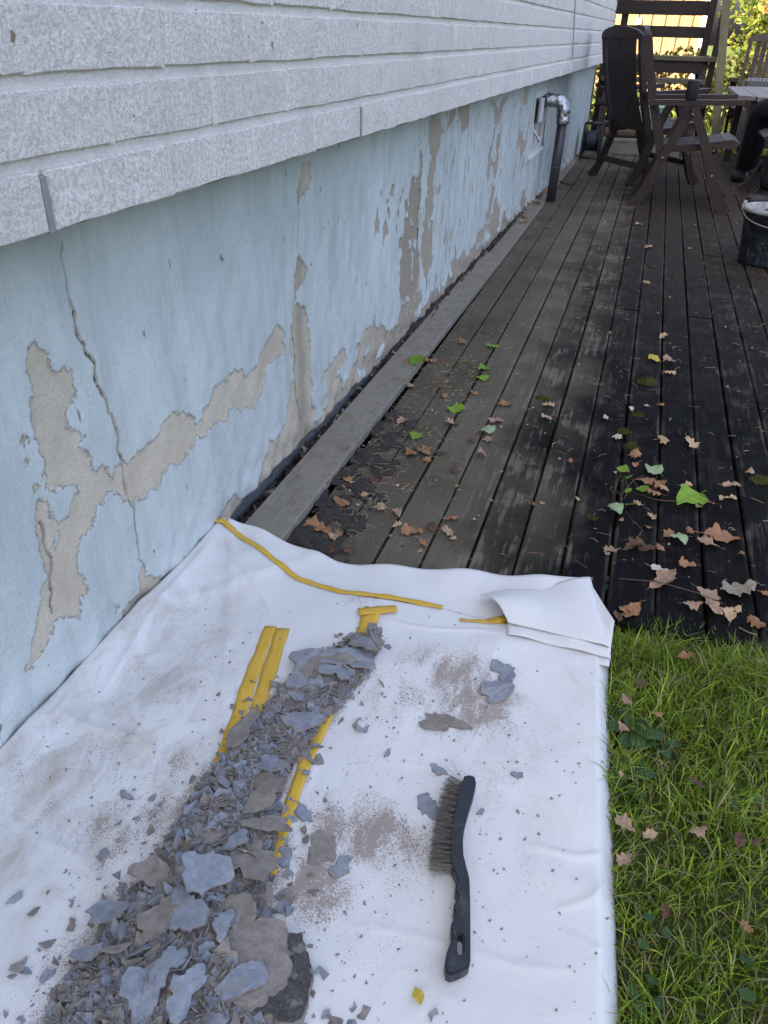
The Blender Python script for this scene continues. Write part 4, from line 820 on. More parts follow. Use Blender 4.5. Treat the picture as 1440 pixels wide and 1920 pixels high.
for i in range(420):
    x, y = (random.gauss(-.48, .14), random.uniform(1.4, 3.2)) if random.random() < .5 else (random.uniform(-.6, .9), random.uniform(1.4, 6))
    s = random.choice((.003, .004, .006, .009)); b = random.choice(base); Mx = Euler((random.gauss(0, .2), random.gauss(0, .2), random.uniform(0, 6.28))).to_matrix()*s; z = .003+(.020 if -.74 < x < -.638 and y < 4.2 else 0)
    mb.add([Mx @ Vector(q)+Vector((x, y, z)) for q in b.v], b.f, random.choice((3, 3, 4, 1, 5)))
tag(mb.build('deck_litter', [M['leaf_k'], M['leaf_b'], M['leaf_t'], M['leaf_w'], M['flake_blue'], M['leaf_d'], M['soil']]), 'fine straw, twig bits and paint flecks strewn over the boards', None, None, 'stuff')

# ================================================================== FALLEN LEAVES
def leaf_mesh(seed, kind, mat):
    r = np.random.default_rng(seed); n = 29; c = 5; V = []; F = []
    cu, tw, bd = r.uniform(.3, 1.2)*r.choice((-1, 1, 1)), r.uniform(-.8, .8), r.uniform(-.5, .7)
    if kind != 'oak': cu, tw, bd = cu*.35, tw*.5, bd*.4
    ph = r.uniform(0, 1)
    for i in range(n):
        t_ = i/(n-1)
        if kind == 'oak': wv = .27*math.sin(math.pi*min(1, (t_*.97)**1.25))**.7*(1+.22*math.cos(2*math.pi*(3.3*t_+ph)))+.008
        elif kind == 'heart': wv = .52*math.sin(math.pi*(1-(1-t_)**1.0)**.62)**.9*(1-.25*t_)+.005
        else: wv = .30*math.sin(math.pi*t_)**.8+.005
        x = t_-.5
        for j in range(c):
            s = j/(c-1)*2-1; asym = 1+.10*math.sin(9*t_+s*2+ph*6); y = s*wv*asym
            z = cu*y*y*1.6+bd*x*x*.8+tw*x*y*.8+.05*math.sin(9*t_+seed)*s*abs(s)+.03*math.sin(23*t_+seed*2)*s+.010*r.normal()*abs(s)
            V.append((x+.05*s*s, y, z))
    for i in range(n-1): F += [(i*c+j, i*c+j+1, (i+1)*c+j+1, (i+1)*c+j) for j in range(c-1)]
    mb = MB(); mb.add(V, F); st = [(-.5, 0, V[2][2]), (-.60, .02, .02), (-.70, .05, .03)]; mb.tube(st, [.010, .008, .007], 4)
    z0 = min(q[2] for q in mb.v); mb.v = [(x, y, z-z0) for x, y, z in mb.v]
    return mb.mesh('leaf', M['leaf_'+mat], True)
LM = {}
for ch in 'btpdwglyk':
    kd = 'heart' if ch in 'gl' else ('plain' if ch == 'y' else 'oak'); LM[ch] = [leaf_mesh(17*ord(ch)+i, kd, ch) for i in range(4)]
C3 = (480, 620, 2.769); C6 = (960, 480, 2.823); C7 = (1120, 1060, 4.3625); C8 = (1120, 1480, 4.3625); C1 = (960, 0, 3.0)
LEAVES = [(C6, s) for s in [(715,145,45,'t'),(835,222,25,'b'),(768,303,22,'b'),(350,330,20,'b'),(520,410,25,'b'),(797,427,55,'t'),(755,552,80,'y'),(840,570,90,'p'),(830,622,60,'t'),(190,790,60,'t'),(190,858,65,'p'),(495,853,45,'w'),(785,790,35,'b'),(715,795,35,'t'),(635,812,40,'w'),(560,965,80,'w'),(795,977,85,'t'),(940,988,105,'t'),(650,1062,90,'b'),(655,1105,50,'b'),(250,1075,25,'w'),(308,1088,40,'b'),(700,1195,90,'b'),(780,1215,90,'b'),(805,1235,60,'t'),(760,1262,80,'b'),(920,1215,60,'t'),(1252,1155,65,'p'),(1155,1217,85,'p'),(1105,1283,40,'t'),(1155,1283,60,'t'),(1045,1308,60,'b'),(990,1325,50,'p'),(670,1312,50,'p'),(115,1315,35,'b'),(160,1312,35,'t'),(345,1285,30,'t'),(735,1377,60,'t'),(718,1437,40,'b'),(575,1400,30,'p'),(820,1480,80,'b'),(880,1505,85,'l'),(945,1462,60,'b'),(1090,1490,200,'b'),(1040,1525,110,'p'),(530,1558,90,'p'),(500,1575,40,'w'),(640,1540,110,'d'),(720,1550,80,'d'),(780,1545,60,'b'),(1215,1577,50,'b'),(930,1635,95,'b'),(790,1670,120,'w'),(790,1725,170,'p'),(1030,1790,120,'p'),(945,1855,90,'p'),(1060,1860,120,'p'),(1205,1775,190,'k'),(1330,1785,60,'b'),(1195,1870,60,'t'),(640,1880,130,'b'),(415,1710,35,'b'),(1150,1905,100,'t'),(935,1290,150,'g'),(745,1135,95,'l'),(550,1345,80,'l')]]
LEAVES += [(C7, s) for s in [(1310,490,170,'b'),(720,750,150,'b'),(340,980,110,'d'),(230,1100,110,'p'),(480,1220,90,'b'),(205,1335,110,'p'),(815,1790,120,'d'),(190,1700,60,'t'),(250,360,150,'b'),(170,430,130,'d')]]
LEAVES += [(C8, s) for s in [(235,300,180,'p'),(225,570,160,'p'),(440,370,130,'t'),(810,360,140,'p'),(1160,440,150,'d'),(1290,450,100,'d'),(1230,1140,110,'b'),(560,980,120,'d')]]
LEAVES += [(C3, s) for s in [(750,472,80,'p'),(830,553,65,'g'),(800,640,90,'b'),(880,625,110,'b'),(890,680,60,'b'),(960,640,60,'d'),(470,775,80,'b'),(500,790,40,'t'),(610,780,80,'d'),(570,855,60,'t'),(440,900,110,'b'),(650,920,85,'t'),(735,950,75,'p'),(730,1010,50,'t'),(690,1070,35,'b'),(330,1030,140,'b'),(410,1065,90,'p'),(385,1150,70,'d'),(490,1150,80,'d'),(815,1045,110,'b'),(920,1030,90,'d'),(1010,980,90,'b'),(1000,1050,80,'p'),(865,1100,65,'b'),(1020,1080,40,'t'),(1205,530,85,'l'),(1210,570,75,'p'),(1165,640,65,'p'),(1115,570,45,'d'),(1030,725,60,'d'),(1255,470,90,'p'),(1290,385,80,'b'),(1020,485,75,'p'),(1045,410,85,'g'),(1180,250,60,'g'),(1180,200,65,'g'),(1225,85,60,'g'),(840,165,95,'g'),(910,160,70,'b'),(795,153,45,'b'),(1130,325,45,'b'),(980,340,50,'b'),(1070,60,60,'b'),(800,290,60,'t'),(1040,810,30,'b'),(850,1145,30,'p'),(200,790,75,'y'),(615,300,70,'t'),(705,200,50,'b')]]
LEAVES += [(C1, s) for s in [(150,1110,60,'d'),(180,1080,50,'b'),(130,1140,50,'b'),(160,1090,45,'d'),(110,1135,40,'b'),(70,1220,50,'b'),(60,1250,50,'b'),(205,1280,40,'t'),(365,890,30,'b'),(710,1265,60,'t'),(770,1395,65,'t'),(520,1250,20,'t'),(1000,1400,40,'b'),(240,1360,25,'y')]]
LEAVES += [((480, 1700, 1.0), (304, 167, 30, 'y'))]
LBL = {}; ORD = ['first', 'second', 'third', 'fourth', 'fifth', 'sixth', 'seventh', 'eighth', 'ninth', 'tenth', 'eleventh', 'twelfth', 'thirteenth', 'fourteenth', 'fifteenth', 'sixteenth', 'seventeenth', 'eighteenth', 'nineteenth', 'twentieth']
CW = {'b': 'brown', 't': 'tan', 'p': 'pinkish brown', 'd': 'dark brown', 'w': 'cream', 'g': 'fresh green', 'l': 'pale green', 'y': 'yellow', 'k': 'grey-brown'}
for i, (tg, (cx_, cy_, sz, ch)) in enumerate(LEAVES):
    px, py, s_ = tg[0]+cx_/tg[2], tg[1]+cy_/tg[2], sz/tg[2]
    onlawn = py > 1178 and px > 1150
    z = .006 if onlawn else .004
    if tg is C3 and (cx_, cy_) in ((615, 300), (705, 200), (200, 790)): z = .0
    p = G(px, py, z)
    if -.76 < p[0] < -.640 and p[1] < 4.2 and not (tg is C3 and cx_ in (615, 705, 200)): z = .024; p = G(px, py, z)
    sc = s_*depth(p)/FPX*1.12
    if px < 1140 and py > 1200: z = PZ+.002; p = G(px, py, z)
    o = inst(LM[ch][i % 4], 'leaf', None, tuple(p), (random.gauss(0, .12)*(1.6 if onlawn else 1), random.gauss(0, .12), random.uniform(0, 6.28)), sc)
    if p[0] < -.28 and p[1] < 2.9: zone = 'on the grey boards by the wall'
    elif onlawn: zone = 'in the grass beside the paper'
    elif px < 1140 and py > 1200: zone = 'on the paper before the brush handle'
    elif p[1] < 2.0: zone = 'on the black boards above the grass'
    elif p[1] < 4.2: zone = 'on the dark mid-deck boards'
    elif px < 1060: zone = 'by the foot of the grey pipe'
    else: zone = 'on the far boards before the chairs'
    big = 'large ' if s_ > 40 else ('' if s_ > 17 else 'small ')
    tag(o, None, 'leaf', 'fallen leaves '+zone); LBL.setdefault('%s%s fallen leaf %s' % (big, CW[ch], zone), []).append((px, o))
for lb, L in LBL.items():
    for i, (px, o) in enumerate(sorted(L, key=lambda q: q[0])): o['label'] = lb if len(L) == 1 else lb+', '+('leftmost' if i == 0 else 'rightmost' if i == len(L)-1 else ORD[i]+' from left')
# bindweed trailing over the black boards
vine = empty('bindweed', tuple(G(1180, 930, 0.))); tag(vine, 'trailing bindweed with small green leaves on the black boards', 'plant')
def vl(o): o.parent = vine; o.location = Vector(o.location)-vine.location; return o
for pts in ([(585,1130),(545,1230),(590,1290),(620,1240),(600,1180)],[(600,1350),(640,1400),(690,1450),(660,1500),(580,1500)],[(640,1250),(760,1290),(880,1300),(930,1270)],[(700,1160),(640,1190),(580,1260),(575,1330)],[(600,1150),(625,1172),(680,1235)]):
    m = MB(); q = [G(960+x/2.823, 480+y/2.823, .006+.004*(k % 2)) for k, (x, y) in enumerate(pts)]
    m.tube(q, .0013, 5); vl(m.build('stem', M['leaf_d'], smooth=True))
for x, y, s in ((590,1130,70),(625,1172,45),(695,1235,70),(630,1318,62),(620,1245,40)):
    p = G(960+x/2.823, 480+y/2.823, .010); o = inst(LM['g'][int(x) % 4], 'leaf_blade', None, tuple(p), (random.gauss(0, .4), random.gauss(0, .3), random.uniform(0, 6)), s/2.823*depth(p)/FPX); vl(o)
# moss cushions
def moss(px, py, s, label):
    p = G(px, py, .0); k = depth(p)/FPX*s; m = MB(); r = random.Random(int(px*7+py))
    for i in range(160):
        a = r.uniform(0, 6.28); q = math.sqrt(r.random())*.5; h = .32*(1-(q*2)**2)+.08
        x, y = q*math.cos(a)*k, q*math.sin(a)*k*.7; l = h*k*r.uniform(.6, 1.2); dx, dy = r.gauss(0, .12)*k, r.gauss(0, .12)*k
        m.add([(x-.03*k, y, 0), (x+.03*k, y, 0), (x+dx, y+dy, l)], [(0, 1, 2)])
    o = m.build('moss_cushion', M['moss']); o.location = p; tag(o, label, 'moss', 'moss cushions on the deck')
moss(1213, 720, 38, 'olive moss cushion on the middle dark board below the yellow leaf'); moss(1016, 748, 26, 'olive moss cushion on the worn board beside a tan leaf'); moss(1197, 780, 24, 'flat dark moss patch beside the cream leaf scrap'); moss(1170, 812, 26, 'dark moss tuft behind the cream oak leaf'); moss(1183, 840, 30, 'dark moss tuft just above the brown leaf'); moss(1425, 903, 36, 'moss cushion at the right edge of the picture'); moss(1110, 972, 20, 'small moss tuft on the black board')
def twig(pix, r, label):
    m = MB(); m.tube([G(x, y, .006) for x, y in pix], r, 5); tag(m.build('twig', M['bark'], smooth=True), label, 'twig', 'twigs on the deck')
twig([(1049, 340), (1062, 344), (1075, 347), (1080, 338)], .006, 'dark twig with side shoots on the boards by the pipe'); twig([(1076, 347), (1082, 335), (1091, 339)], .004, 'short forked twig end on the boards by the pipe'); twig([(1213, 497), (1222, 500), (1232, 501)], .004, 'small dark twig on the middle boards before the chairs')
twig([(1160, 1085), (1230, 1090), (1310, 1112), (1355, 1132)], .0013, 'long thin brown stem lying across the black boards by the grass')

# ================================================================== GRASS
def blades(N, xr, yr, hmin, hmax, wid, seed, clump=None, dens=None):
    r = np.random.default_rng(seed); x = r.uniform(*xr, N); y = r.uniform(*yr, N)
    cl = .5+.5*np.sin(x*17+2*np.sin(y*13))*np.sin(y*19+1.7*np.sin(x*11)); keep = r.random(N) < .45+.6*cl
    redg = np.interp(y, np.array([q[1] for q in redge])[::-1], np.array([q[0] for q in redge])[::-1])
    keep &= ~((x < redg-.012) & (y < 1.33) & (x > -.9)); keep &= ~((y > 1.325+.015*np.sin(x*31)+r.normal(0, .012, N)) & (y < 9.62))
    if dens is not None: keep &= r.random(N) < dens(x, y)
    x, y, cl = x[keep], y[keep], cl[keep]; n = len(x); h = r.uniform(hmin, hmax, n)*(.6+.6*cl); w_ = wid*r.uniform(.5, 1.2, n); a = r.uniform(0, 2*np.pi, n); lean = h*r.uniform(.15, 1.05, n); z0 = gz(x, y)-.004
    ca, sa = np.cos(a), np.sin(a); b = r.uniform(0, 2*np.pi, n); cb, sb = np.cos(b), np.sin(b)
    rows = []
    for t_, ww in ((0., 1.), (.35, .95), (.7, .65), (1., .06)):
        cx_ = x+ca*lean*t_**1.8; cy_ = y+sa*lean*t_**1.8; cz_ = z0+h*(t_-.28*t_**3*np.minimum(1, lean/h))
        rows.append((cx_-cb*w_*ww, cy_-sb*w_*ww, cz_)); rows.append((cx_+cb*w_*ww, cy_+sb*w_*ww, cz_))
    V = np.stack([np.stack(q, 1) for q in rows], 1).reshape(-1, 3); i0 = np.arange(n)[:, None]*8
    F = np.concatenate([i0+np.array([k, k+1, k+3, k+2]) for k in (0, 2, 4)], 1).reshape(-1, 4)
    q = r.random(n); c = np.where((q < .15)[:, None], np.array([.46, .40, .22]), np.where((q < .52)[:, None], np.array([.17, .27, .036]), np.array([.38, .52, .055])))*(r.uniform(.45, 1.2, n))[:, None]
    c = np.where((cl < .22)[:, None] & (q < .5)[:, None], np.array([.30, .25, .14]), c)
    cc = np.concatenate([np.repeat(c, 8, 0), np.ones((n*8, 1))], 1)
    return V, F, cc
def grassobj(name, parts, label):
    V = []; F = []; C_ = []; o_ = 0
    for v_, f_, c_ in parts: V.append(v_); F.append(f_+o_); C_.append(c_); o_ += len(v_)
    V = np.concatenate(V); F = np.concatenate(F); C_ = np.concatenate(C_)
    me = bpy.data.meshes.new(name); me.vertices.add(len(V)); me.vertices.foreach_set('co', V.astype(np.float32).ravel()); me.loops.add(len(F)*4); me.loops.foreach_set('vertex_index', F.astype(np.int32).ravel())
    me.polygons.add(len(F)); me.polygons.foreach_set('loop_start', np.arange(0, len(F)*4, 4, dtype=np.int32)); me.update(calc_edges=True)
    me.attributes.new('col', 'FLOAT_COLOR', 'POINT').data.foreach_set('color', C_.astype(np.float32).ravel()); me.materials.append(M['grass'])
    return tag(link(bpy.data.objects.new(name, me)), label, None, None, 'stuff')
grassobj('grass', [blades(21000, (.08, .62), (.25, 1.36), .028, .066, .0014, 1), blades(9000, (.08, .62), (.25, 1.36), .05, .09, .0017, 2, dens=lambda x, y: .35), blades(16000, (.6, 3.2), (-.6, 1.36), .03, .07, .0018, 3), blades(9000, (.1, .75), (1.25, 1.36), .03, .075, .0013, 6)], 'uneven green grass with dry stalks beside the white paper')
grassobj('far_grass', [blades(42000, (-3, 8), (9.3, 16), .05, .11, .006, 5)], 'sunlit grass beyond the end of the deck')
# broad-leaved weeds in the grass
def weed(px, py, n, s, label, kind='plain'):
    p = G(px, py, -.030); r = random.Random(int(px+py)); root = empty('weed', tuple(p)); tag(root, label, 'weed', 'broad-leaved weeds in the grass')
    k = depth(p)/FPX*s
    for i in range(n):
        a = 2*math.pi*i/n+r.uniform(-.4, .4); mb = MB(); V = []; F = []; rr = 10
        for j in range(rr):
            t_ = j/(rr-1)
            wv = .22*math.sin(math.pi*min(1, max(0, (t_-.18)/.82)))**.8+.012 if kind == 'plain' else (.02 if t_ < .5 else .30*math.sin(math.pi*(t_-.5)/.5)**.6+.01)
            x = t_*.9; z = .03+.50*math.sin(t_*2.1)*(.75 if kind == 'plain' else 1.0)-.12*t_*t_
            for q in (-1, 0, 1): V.append((x*k, q*wv*k, (z+.05*abs(q))*k*.75+(.012 if kind != 'plain' else 0)))
        for j in range(rr-1): F += [(j*3+q, j*3+q+1, (j+1)*3+q+1, (j+1)*3+q) for q in (0, 1)]
        mb.add(V, F); o = mb.build('leaf_blade', M['weed'], root, True); o.rotation_euler = (0, r.uniform(-.15, .2), a)
weed(1180, 1375, 7, 62, 'dark green broad-leaved weed at the paper edge'); weed(1178, 1465, 6, 58, 'dark green broad-leaved weed tucked under the paper edge'); weed(1240, 1400, 4, 40, 'small green plantain right of the paper edge')
weed(1385, 1515, 3, 38, 'clover-like weed near the right edge', 'clover'); weed(1205, 1880, 4, 44, 'pale clover at the bottom beside the paper', 'clover'); weed(1400, 1850, 3, 50, 'rounded weed leaves low on the right', 'clover'); weed(1215, 1760, 3, 40, 'single clover leaves close to the paper', 'clover')
weed(1157, 1110, 6, 42, 'small weed sprouting between the boards at the paper corner')

# ================================================================== PIPE WITH FOIL ELBOW
pipe = empty('drain_pipe', (-.612, 6.02, 0)); tag(pipe, 'dark grey upright pipe with a foil wrapped elbow into the basement window', 'pipe')
def pl_(o): o.parent = pipe; o.location = Vector(o.location)-pipe.location; return o
m = MB(); m.tube([(-.612, 6.02, .001), (-.606, 6.02, .28), (-.600, 6.02, .53)], .033, 20); m.tube([(-.607, 6.02, .22), (-.6068, 6.02, .232)], .0345, 20); pl_(m.build('pipe', M['pvc'], smooth=True))
pts = []; rr = []
for q in np.linspace(0, 1, 15):
    if q < .18: c = Vector((-.600, 6.02, .505+q*.35))
    elif q < .62: a = (q-.18)/.44*math.pi/2; c = Vector((-.655+.055*math.cos(a), 6.02, .568+.075*math.sin(a)))
    else: c = Vector((-.655-(q-.62)/.38*.085, 6.02-(q-.62)*.05, .643+(q-.62)*.01))
    pts.append(c); rr.append(.043+.004*math.sin(q*43)+random.uniform(-.0015, .0015))
m = MB(); m.tube(pts, rr, 22); pl_(m.build('foil_elbow', M['foil'], smooth=True))
m = MB(); m.add([(-.648, 5.975, .60), (-.642, 5.975, .55), (-.628, 5.97, .56), (-.63, 5.968, .598)], [(0, 1, 2, 3)]); o = m.build('tape_flap', M['foil']); o.modifiers.new('t', 'SOLIDIFY').thickness = .001; pl_(o)

# ================================================================== CHAIRS
def back_x(z): return float(np.interp(z, [.34, .45, .65, .905, 1.09], [.09, .05, -.03, -.105, -.15]))
def make_chair():
    root = empty('garden_chair'); T = M['teak']; TX = M['teak_x']
    for s in (-1, 1):
        y = s*.30
        m = MB(); m.ribbon([(.235, .650), (.30, .53), (.38, .37), (.455, .20), (.51, .085), (.585, -.004)], [.05, .056, .058, .06, .064, .085], y-.014, y+.014); m.build('leg', T, root)
        y2 = s*.268
        m = MB(); m.ribbon([(.245, .650), (.175, .50), (.10, .32), (.045, .17), (.005, .075), (-.045, -.004)], [.05, .056, .058, .06, .062, .08], y2-.014, y2+.014); m.build('leg', T, root)
        m = MB(); m.ribbon([(-.055, .655), (.08, .662), (.25, .668), (.42, .674), (.535, .682)], [.032]*5, s*.29-.032, s*.29+.032); m.build('armrest', TX, root)
        y3 = s*.235
        m = MB(); m.ribbon([(back_x(z), z) for z in (.30, .45, .55, .65, .78, .905, 1.03)], [.05, .052, .05, .046, .044, .042, .04], y3-.017, y3+.017); m.build('back_post', T, root)
        m = MB(); m.ribbon([(.06, .375), (.2, .385), (.35, .40), (.48, .425), (.565, .415)], [.045]*5, s*.225-.014, s*.225+.014); m.build('seat_rail', TX, root)
        for bx, bz_ in ((.235, .60), (-.03, .645), (.44, .235), (.10, .33)):
            m = MB(); m.lathe([(0, 0), (.006, 0), (.006, .004), (0, .005)], n=8); o = m.build('bolt', M['foil'], root); o.location = (bx, s*.3155, bz_); o.rotation_euler = (-s*math.pi/2, 0, 0)
    # arched crest rail
    m = MB(); n = 11; V = []
    for i in range(n):
        u = i/(n-1)*2-1; y = u*.262; zt = 1.052+.042*(1-u*u)-(.012 if abs(u) > .95 else 0); zb = 1.005+.010*(1-u*u)
        for z, dx in ((zb, -.018), (zb, .018), (zt, .014), (zt, -.014)): V.append((back_x(z)+dx-.012*(1-u*u), y, z))
    F = [(i*4+k, i*4+(k+1) % 4, (i+1)*4+(k+1) % 4, (i+1)*4+k) for i in range(n-1) for k in range(4)]+[(3, 2, 1, 0), (4*n-4, 4*n-3, 4*n-2, 4*n-1)]
    m.add(V, [f[::-1] for f in F]); m.build('crest_rail', T, root)
    m = MB(); m.box((back_x(.42)+.004, 0, .42), (.026, .44, .06), (0, R_(-18), 0)); m.build('back_rail', T, root)
    for i in range(6):
        y = -.150+i*.060; m = MB(); m.ribbon([(back_x(z)-.004-.018*math.sin((z-.42)/.6*math.pi), z) for z in (.42, .55, .68, .82, .92, 1.02)], .014, y-.0235, y+.0235); m.build('back_slat', T, root)
    for i in range(8):
        y = -.18+i*.0514; m = MB(); m.ribbon([(.09, .395), (.2, .398), (.34, .412), (.47, .438)], .016, y-.020, y+.020); m.build('seat_slat', TX, root)
    m = MB(); m.ribbon([(.47, .438), (.53, .443), (.575, .425)], [.022, .022, .018], -.235, .235); m.build('seat_front', TX, root)
    m = MB(); m.box((.03, 0, .14), (.022, .52, .045), (0, R_(20), 0)); m.build('stretcher', T, root)
    m = MB(); m.box((.47, 0, .165), (.022, .58, .045), (0, R_(-22), 0)); m.build('stretcher', T, root)
    return root
ch = make_chair(); CHG = 'dark wooden folding garden chairs'
def place(o, x, y, a, label): o.location = (x, y, 0); o.rotation_euler = (0, 0, a); tag(o, label, 'chair', CHG); return o
chairs = [ch]+[copy_tree(ch) for _ in range(3)]
place(chairs[0], 0., 6.37, 0., 'dark wooden folding chair seen from the side with a speaker on its armrest')
place(chairs[1], -.235, 7.205, R_(37.7), 'dark wooden folding chair with its slatted back towards the camera by the wall')
place(chairs[2], 1.03, 9.98, R_(-98), 'dark wooden chair at the far end of the table')
place(chairs[3], 1.355, 6.9, math.pi, 'dark wooden chair with the person sitting in it by the bucket')

# speaker on the armrest
sp = empty('speaker', (.205, 6.07, .684)); tag(sp, 'small black cylindrical speaker standing on the chair armrest', 'speaker')
m = MB(); m.lathe([(0, 0), (.036, 0), (.040, .004), (.040, .100), (.038, .108)], n=28); m.build('body', M['speaker'], sp, True)
m = MB(); m.lathe([(.038, .108), (.034, .113), (.028, .111), (0, .110)], n=28); m.build('top_ring', M['black_plastic'], sp, True)

# ================================================================== TABLE, RATTAN BENCH
tb = empty('garden_table', (1.2, 8.3, 0)); tag(tb, 'weathered grey wooden table with rounded end beyond the chairs', 'table')
TZ = .64; tx0 = float(G(1372, 168, TZ)[0]); tw = .95; ty0, ty1 = 7.42, 9.22
for i in range(7):
    a, b = tx0+i*tw/7, tx0+(i+1)*tw/7-.006; e = abs((a+b)/2-(tx0+tw/2))/(tw/2); dy = .20*e**2.5
    m = MB(); y0_, y1_ = ty0+dy, ty1-dy; V = [(a, y0_+(.06 if i == 0 else 0), 0), (b, y0_-(0), 0), (b, y1_, 0), (a, y1_-(.06 if i == 0 else 0), 0)]
    poly = [(q[0], q[1]) for q in V]; m.prism(poly, TZ-.03, TZ); o = m.build('table_board', M['table_top']); o.parent = tb; o.location = Vector((0, 0, 0))-tb.location
m = MB(); m.box((tx0+tw/2, (ty0+ty1)/2, TZ-.075), (tw-.2, ty1-ty0-.35, .07)); o = m.build('apron', M['teak_x']); o.parent = tb; o.location = -tb.location
for sx in (0, 1):
    for sy in (0, 1):
        m = MB(); m.box((tx0+.14+sx*(tw-.28), ty0+.22+sy*(ty1-ty0-.44), (TZ-.04)/2), (.06, .06, TZ-.04)); o = m.build('leg', M['teak']); o.parent = tb; o.location = -tb.location
m = MB(); q = P(1412, 182, 7.9); m.box((1.02, 8.15, TZ+.003), (.20, .14, .004), (0, 0, .3)); tag(m.build('paper_sheet_on_table', M['white_paint']), 'small white sheet lying on the grey table', 'paper')
rb = empty('rattan_bench', (1.75, 9.2, 0)); tag(rb, 'grey rattan bench behind the table', 'bench')
def rbl(o): o.parent = rb; o.location = Vector(o.location)-rb.location
m = MB(); m.box((1.45, 9.62, .27), (1.25, .55, .36), None, 0, .02); rbl(m.build('seat', M['rattan']))
m = MB(); m.box((1.48, 9.92, .46), (1.3, .12, .46), None, 0, .03); rbl(m.build('backrest', M['rattan']))
for x in (.9, 2.0): m = MB(); m.box((x, 9.62, .36), (.10, .60, .50), None, 0, .02); rbl(m.build('armrest', M['rattan']))
for x in (.92, 2.0):
    for y in (9.4, 9.85): m = MB(); m.box((x, y, .05), (.06, .06, .10)); rbl(m.build('leg', M['black_plastic']))

# ================================================================== PERSON (only a leg reaches into the picture)
person = empty('person', (1.2, 6.9, 0)); tag(person, 'seated person in black trousers and black shoes, one leg in view', 'person')
def skin(name, nodes, edges, mat, sub=2):
    me = bpy.data.meshes.new(name); keys = list(nodes); me.from_pydata([nodes[k][:3] for k in keys], [(keys.index(a), keys.index(b)) for a, b in edges], [])
    o = bpy.data.objects.new(name, me); link(o); md = o.modifiers.new('skin', 'SKIN'); md.use_smooth_shade = True
    for k, sv_ in zip(keys, me.skin_vertices[0].data):
        r = nodes[k][3]; sv_.radius = r if isinstance(r, tuple) else (r, r); sv_.use_root = (k == keys[0])
    s = o.modifiers.new('sub', 'SUBSURF'); s.levels = sub; s.render_levels = sub; me.materials.append(mat)
    o.parent = person; o.location = -person.location; return o
J = {'pel': (1.17, 6.90, .52, .11), 'hr': (1.15, 7.02, .53, .075), 'kr': (.795, 7.32, .585, .048), 'ar': (.80, 7.54, .15, .026), 'hl': (1.15, 6.79, .53, .075), 'kl': (.93, 6.56, .56, .048), 'al': (.86, 6.455, .15, .026),
 'tr': (.74, 7.60, .04, .018), 'tl': (.775, 6.42, .04, .018), 'wa': (1.20, 6.90, .70, .105), 'chs': (1.23, 6.90, .92, .125), 'nk': (1.22, 6.90, 1.10, .05), 'hd': (1.20, 6.90, 1.20, .075), 'hdt': (1.20, 6.90, 1.28, .06),
 'sr': (1.23, 7.08, 1.02, .055), 'er': (1.16, 7.18, .78, .042), 'wr': (.98, 7.12, .70, .028), 'pr': (.92, 7.10, .68, .030), 'sl': (1.23, 6.72, 1.02, .055), 'el': (1.16, 6.62, .78, .042), 'wl': (.98, 6.68, .70, .028), 'pl': (.92, 6.70, .68, .030)}
E_ = [('pel', 'hr'), ('hr', 'kr'), ('kr', 'ar'), ('pel', 'hl'), ('hl', 'kl'), ('kl', 'al'), ('pel', 'wa'), ('wa', 'chs'), ('chs', 'nk'), ('nk', 'hd'), ('hd', 'hdt'), ('chs', 'sr'), ('sr', 'er'), ('er', 'wr'), ('wr', 'pr'), ('chs', 'sl'), ('sl', 'el'), ('el', 'wl'), ('wl', 'pl')]
Bd = {k: v_ for k, v_ in J.items() if k not in ('tr', 'tl')}; Be = list(E_)
for s, h_ in ((1, 'r'), (-1, 'l')):
    b = J['p'+h_]
    for f, (dy, L_) in enumerate(((-.026, .055), (-.009, .068), (.009, .064), (.025, .050))):
        Bd['f%s%d' % (h_, f)] = (b[0]-.045, b[1]+dy*s, b[2]-.008, .009); Bd['g%s%d' % (h_, f)] = (b[0]-.045-L_*.6, b[1]+dy*s, b[2]-.035, .008); Be += [('p'+h_, 'f%s%d' % (h_, f)), ('f%s%d' % (h_, f), 'g%s%d' % (h_, f))]
    Bd['t'+h_+'1'] = (b[0]-.01, b[1]-.045*s, b[2]-.01, .010); Be.append(('p'+h_, 't'+h_+'1'))
skin('body', Bd, Be, M['skin'])
up = lambda k, r: J[k][:3]+(r,)
Tn = {k: up(k, r) for k, r in (('pel', .135), ('hr', .098), ('kr', .098), ('hl', .105), ('kl', .095))}
Tn['mr'] = (.80, 7.43, .36, .092); Tn['ar2'] = (.805, 7.555, .10, .084); Tn['ml'] = (.895, 6.50, .34, .085); Tn['al2'] = (.86, 6.45, .10, .08)
skin('trousers', Tn, [('pel', 'hr'), ('hr', 'kr'), ('kr', 'mr'), ('mr', 'ar2'), ('pel', 'hl'), ('hl', 'kl'), ('kl', 'ml'), ('ml', 'al2')], M['cloth_black'], 3)
Jn = {k: up(k, r) for k, r in (('wa', .135), ('chs', .15), ('sr', .075), ('er', .058), ('wr', .042), ('sl', .075), ('el', .058), ('wl', .042))}; Jn['nb'] = (1.222, 6.9, 1.06, .075); Jn['hem'] = (1.18, 6.9, .60, .14)
skin('jacket', Jn, [('wa', 'chs'), ('chs', 'nb'), ('chs', 'sr'), ('sr', 'er'), ('er', 'wr'), ('chs', 'sl'), ('sl', 'el'), ('el', 'wl'), ('wa', 'hem')], M['cloth_black'])
